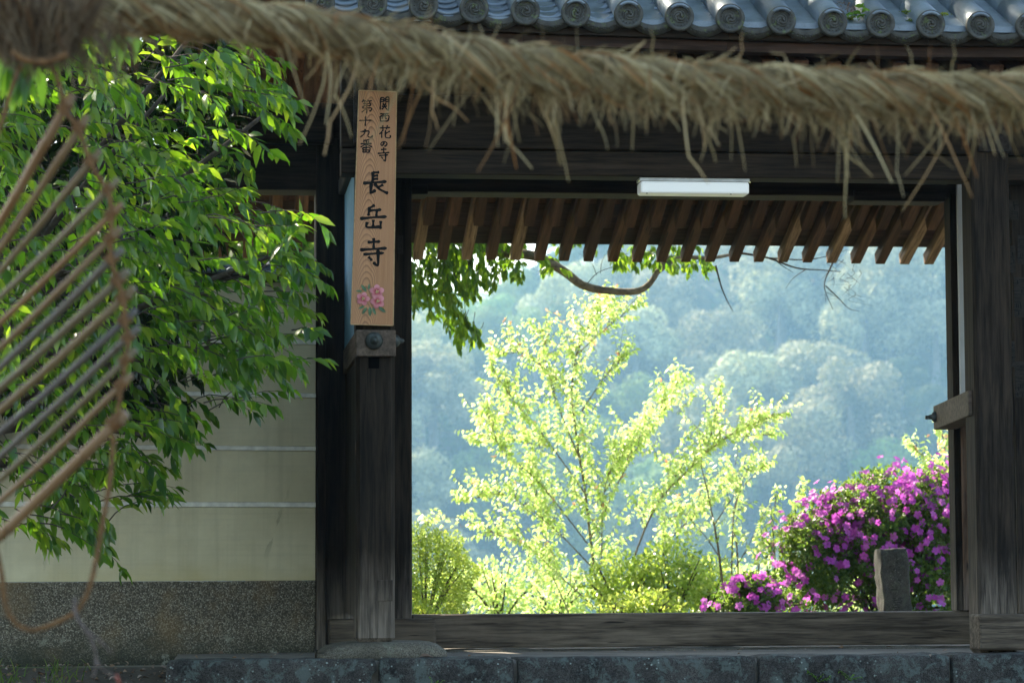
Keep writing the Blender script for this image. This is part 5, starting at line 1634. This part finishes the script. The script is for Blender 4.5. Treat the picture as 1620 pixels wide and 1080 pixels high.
def cord(name, pxs, Y, r_, parent, pitch=.03, mat=CORD):
    r_ *= K; pitch *= K
    pts = spline([P(a, b, Y) if not isinstance(a, Vector) else a for a, b in pxs], 8)
    mb = MB(); n = len(pts); L = [0]
    for i in range(1, n): L.append(L[-1] + (pts[i] - pts[i-1]).length)
    m = max(8, int(L[-1] / (pitch / 6)))
    for k in range(2):
        q = []
        for j in range(m + 1):
            s = L[-1] * j / m; i = min(n - 2, max(0, int(np.searchsorted(L, s)) - 1)); t = (s - L[i]) / max(1e-6, L[i+1] - L[i])
            p = pts[i].lerp(pts[i+1], t); tt = (pts[i+1] - pts[i]).normalized(); n1 = tt.cross(Vector((0, 1, 0.01))).normalized(); n2 = tt.cross(n1)
            a = 2 * PI * s / pitch + k * PI; q.append(p + (n1 * math.cos(a) + n2 * math.sin(a)) * r_ * .55)
        mb.tube(q, r_ * .62, 5)
    return mb.build(name, mat, parent, True)
for a in (tas,):
    k = cord('binding', [(20, 84), (45, 96), (75, 97), (105, 86)], YB - .08, .010, tas)

# the bamboo screen: a fan of canes lashed along one edge, hung from the bundle
def bamboomat():
    q = NT('bamboo'); r = q.rand()
    c = q.ramp(r, [(0, (.085, .072, .045)), (.3, (.125, .095, .040)), (.55, (.20, .10, .034)), (.8, (.145, .118, .060)), (1, (.065, .058, .050))])
    v = q.coord((1.5, 30, 30)); g = q.noise(v, 1.0, 4, .6)
    c = q.mix(q.math('MULTIPLY', q.ramp(g, [(.4, 0.0), (.65, 1.0)]), .45), c, (.085, .07, .05))
    q.base(c); q.rough(.5, .4); return q.m
BAMB = bamboomat()
poles = [((105, 165), (0, 340), 17), ((128, 198), (0, 382), 14), ((147, 251), (0, 418), 12.5), ((174, 296), (0, 460), 12), ((180, 334), (0, 500), 12), ((178, 373), (0, 540), 13),
         ((180, 406), (0, 571), 14), ((190, 440), (0, 604), 15), ((199, 467), (0, 639), 15), ((201, 503), (0, 674), 13), ((206, 530), (0, 711), 13), ((202, 565), (0, 748), 12), ((195, 605), (0, 782), 12), ((186, 665), (0, 836), 20)]
YBm = -8.9
bm0 = P(60, 100, YBm)
fan = thing('bamboo_screen', bm0, 'fan of slanting bamboo canes lashed with cord, hanging blurred at the left edge', 'bamboo screen')
colorder = [.05, .12, .1, .5, .3, .28, .45, .55, .98, .85, .75, .72, .78, .8]
cane_mats = []
for i, (a, b, w) in enumerate(poles):
    A_, B_ = P(*a, YBm + .015 * math.sin(i)), P(*b, YBm + .16)
    d = (B_ - A_).normalized(); A_ = A_ - d * .024; B_ = B_ + d * .40
    L = (B_ - A_).length; r_ = w * .92 * PXM(YBm) / 2
    pts, rad = [], []; x = 0.0; nd = rnd.uniform(.06, .2); nodes = []
    while nd < L - .02: nodes.append(nd); nd += rnd.uniform(.13, .24)
    stops = sorted([0, L] + [z for n_ in nodes for z in (n_ - .008, n_ - .002, n_, n_ + .002, n_ + .008)])
    for s in stops:
        k = min([abs(s - n_) for n_ in nodes] + [9])
        pts.append((s, rnd.gauss(0, .0006), -.03 * math.sin(PI * s / L) * .4)); rad.append(r_ * (1.16 if k < .003 else 1.0) * (1 - .12 * s / L))
    mb = MB().tube(pts, rad, 10)
    o = mb.build('cane', None, fan, True, local=True)
    m = BAMB.copy() if False else None
    mt = bpy.data.materials.get('bamboo')
    o.data.materials.append(mt)
    z = Vector((0, 0, 1)); yv_ = z.cross(d).normalized(); zz = d.cross(yv_)
    mm = Matrix((d, yv_, zz)).transposed().to_4x4(); mm.translation = A_
    o.matrix_basis = WM[fan.name].inverted() @ mm; WM[o.name] = mm
    # lashing near the upper end: a few turns of cord
    tm = MB(); turns = []
    for j in range(34):
        a_ = j * .62; turns.append((.017 + j * .0007 + .003 * math.sin(a_), (r_ + .0022) * math.cos(a_), (r_ + .0022) * math.sin(a_)))
    tm.tube(turns, .0032, 5)
    tm.build('lashing', CORD, o, True, local=True)
ends = [(p[0][0] - 3, p[0][1] + 8) for p in poles]
cord('edge_cord', [(72, 92), (88, 118), (98, 150)] + ends, YBm - .012, .0075, fan)
cord('hanging_cord', [(40, 92), (22, 130), (4, 190), (-20, 260)], YBm, .0075, fan)
cord('loop_cord', [(180, 690), (174, 760), (162, 830), (148, 905), (135, 945), (116, 970), (85, 986), (50, 996), (22, 982), (8, 950), (2, 905), (-8, 860), (-24, 800)], YBm - .01, .0085, fan)
TWG = simple('dry_twig', (.11, .09, .082), .85, .2, nscale=50, var=.4)
tg = thing('dry_twig', P(120, 970, YBm), 'grey forked dry twig dangling from the cord loop, lower left', 'twig')
mb = MB()
for ps, r_ in (([(118, 945), (120, 972), (135, 995), (146, 1015), (152, 1040), (148, 1072)], .007), ([(135, 995), (152, 1008), (166, 1020), (178, 1035)], .005), ([(152, 1040), (160, 1055), (178, 1068), (186, 1078)], .004)):
    q = spline([P(a, b, YBm - .02) for a, b in ps], 4); mb.tube(q, [K * r_ * (1 - .45 * i / (len(q) - 1)) for i in range(len(q))], 6)
mb.build('stick', TWG, tg, True)
RB = simple('red_bud', (.28, .07, .05), .6, .3)
mb = MB().tube([P(184, 1066, YBm - .02), P(187, 1075, YBm - .02), P(190, 1084, YBm - .02)], [.002, .0035, .0012], 6)
mb.build('bud', RB, tg, True)

# ================================================================== grass, litter, weeds
GRASS = leafmat('grass_blade', [(.05, .11, .02), (.10, .17, .03), (.16, .19, .05)], [(.12, .25, .03), (.2, .3, .05)], .4, .5, .3)
mb = MB()
for (px, n) in ((8, 12), (25, 9), (88, 16), (95, 9), (50, 4), (128, 6)):
    for k in range(n):
        c = P(px + rnd.gauss(0, 9), 1072 + rnd.uniform(-8, 14), YM - .55 - rnd.uniform(0, .4)); c.z = ground_z(c.x, c.y) - .005
        h = rnd.uniform(.03, .11); ln = Vector((rnd.gauss(0, .4), rnd.gauss(0, .4), 1))
        pts = [c, c + ln * h * .5, c + ln * h * .85 + Vector((ln.x, ln.y, 0)) * h * .3, c + Vector((ln.x * 1.9, ln.y * 1.9, .92)) * h]
        V = []
        for i, p in enumerate(pts):
            w = .0035 * (1 - i / 3.2); V += [p - Vector((w, 0, 0)), p + Vector((w, 0, 0))]
        mb.add(V, [(2*i, 2*i+1, 2*i+3, 2*i+2) for i in range(3)])
g = mb.build('grass', GRASS); tag(g, kind='stuff')
LIT = leafmat('dry_leaf', [(.16, .09, .05), (.30, .20, .13), (.38, .30, .24), (.10, .06, .04)], (.2, .12, .06), .15, .7, .2)
pos, dr, no, sz = [], [], [], []
for k in range(420):
    x, y = X(rnd.uniform(-30, 262), .4), rnd.uniform(-.5, .95)
    pos.append((x, y, ground_z(x, y) + .008)); dr.append((rnd.gauss(0, 1), rnd.gauss(0, 1), rnd.gauss(0, .25))); no.append((rnd.gauss(0, .5), rnd.gauss(0, .5), 1)); sz.append(rnd.uniform(.008, .045))
for k in range(34):
    x = X(rnd.choice((rnd.uniform(300, 560), rnd.uniform(700, 1600))), -.2); y = rnd.uniform(YK + .03, YM - .25)
    pos.append((x, y, .002)); dr.append((rnd.gauss(0, 1), rnd.gauss(0, 1), rnd.gauss(0, .2))); no.append((rnd.gauss(0, .5), rnd.gauss(0, .5), 1)); sz.append(rnd.uniform(.012, .04))
pos.append(tuple(P(663, 1036, YK + .12).xy) + (.006,)); dr.append((1, 0, .15)); no.append((0, -.4, 1)); sz.append(.075)
tag(scatter('leaf_litter', *leaf_tv(.5, .3, .2), pos, dr, no, sz, LIT), kind='stuff')
WEED = leafmat('weed_leaf', [(.06, .16, .02), (.10, .22, .03)], [(.2, .4, .04), (.3, .5, .06)], .4, .5, .3)
def weed(label, c, n, h, ll):
    t = thing('weed', c, label, 'weed', 'weeds rooted in the stone and tile joints')
    s_ = Spray()
    for k in range(n):
        s_.twig(Vector(c), (rnd.gauss(0, .7), rnd.gauss(-.2, .4), 1), h * rnd.uniform(.5, 1), 6, ll, droop=.5, rad=.0015, start=.3, hang=.2)
    s_.emit(WEED, t, 0, tmpl=SM4, twmat=WEED)
for px, py, lb in ((1294, 1070, 'small green weed growing in the kerb stones right of centre'), (1345, 1068, 'second small weed rooted in the kerb, nearer the right post'), (684, 1086, 'tiny weed tip below the kerb joint under the left post')):
    c = P(px, py + 8, YK - .012); weed(lb, c, 4, .09, .018)
weed('bright green weed sprouting among the roof tiles above the rope', P(1358, 33, YT + .1), 3, .10, .05)
# debris caught in one roof valley
pos = [P(1340 + rnd.uniform(-18, 14), rnd.uniform(3, 22), YT + .16 + rnd.uniform(0, .1)) for k in range(90)]
tag(scatter('roof_litter', *leaf_small(.4), pos, [(rnd.gauss(0, 1), rnd.gauss(0, 1), rnd.gauss(0, .5)) for _ in pos], [(0, -.3, 1)] * len(pos), [rnd.uniform(.012, .03) for _ in pos], LIT, gate), kind='stuff')

# ================================================================== the hazy air
hz = MB().box((-1250, -760, -85), (1250, 1440, 340)).build('haze', None)
q = NT('haze_air'); q.t.nodes.remove(q.b)
pv = q.n('ShaderNodeVolumePrincipled')
pv.inputs['Color'].default_value = (.34, .68, .98, 1)
pv.inputs['Density'].default_value = .0002
pv.inputs['Anisotropy'].default_value = .25
q.t.links.new(pv.outputs[0], q.out.inputs['Volume'])
hz.data.materials.append(q.m)
tag(hz, kind='stuff')
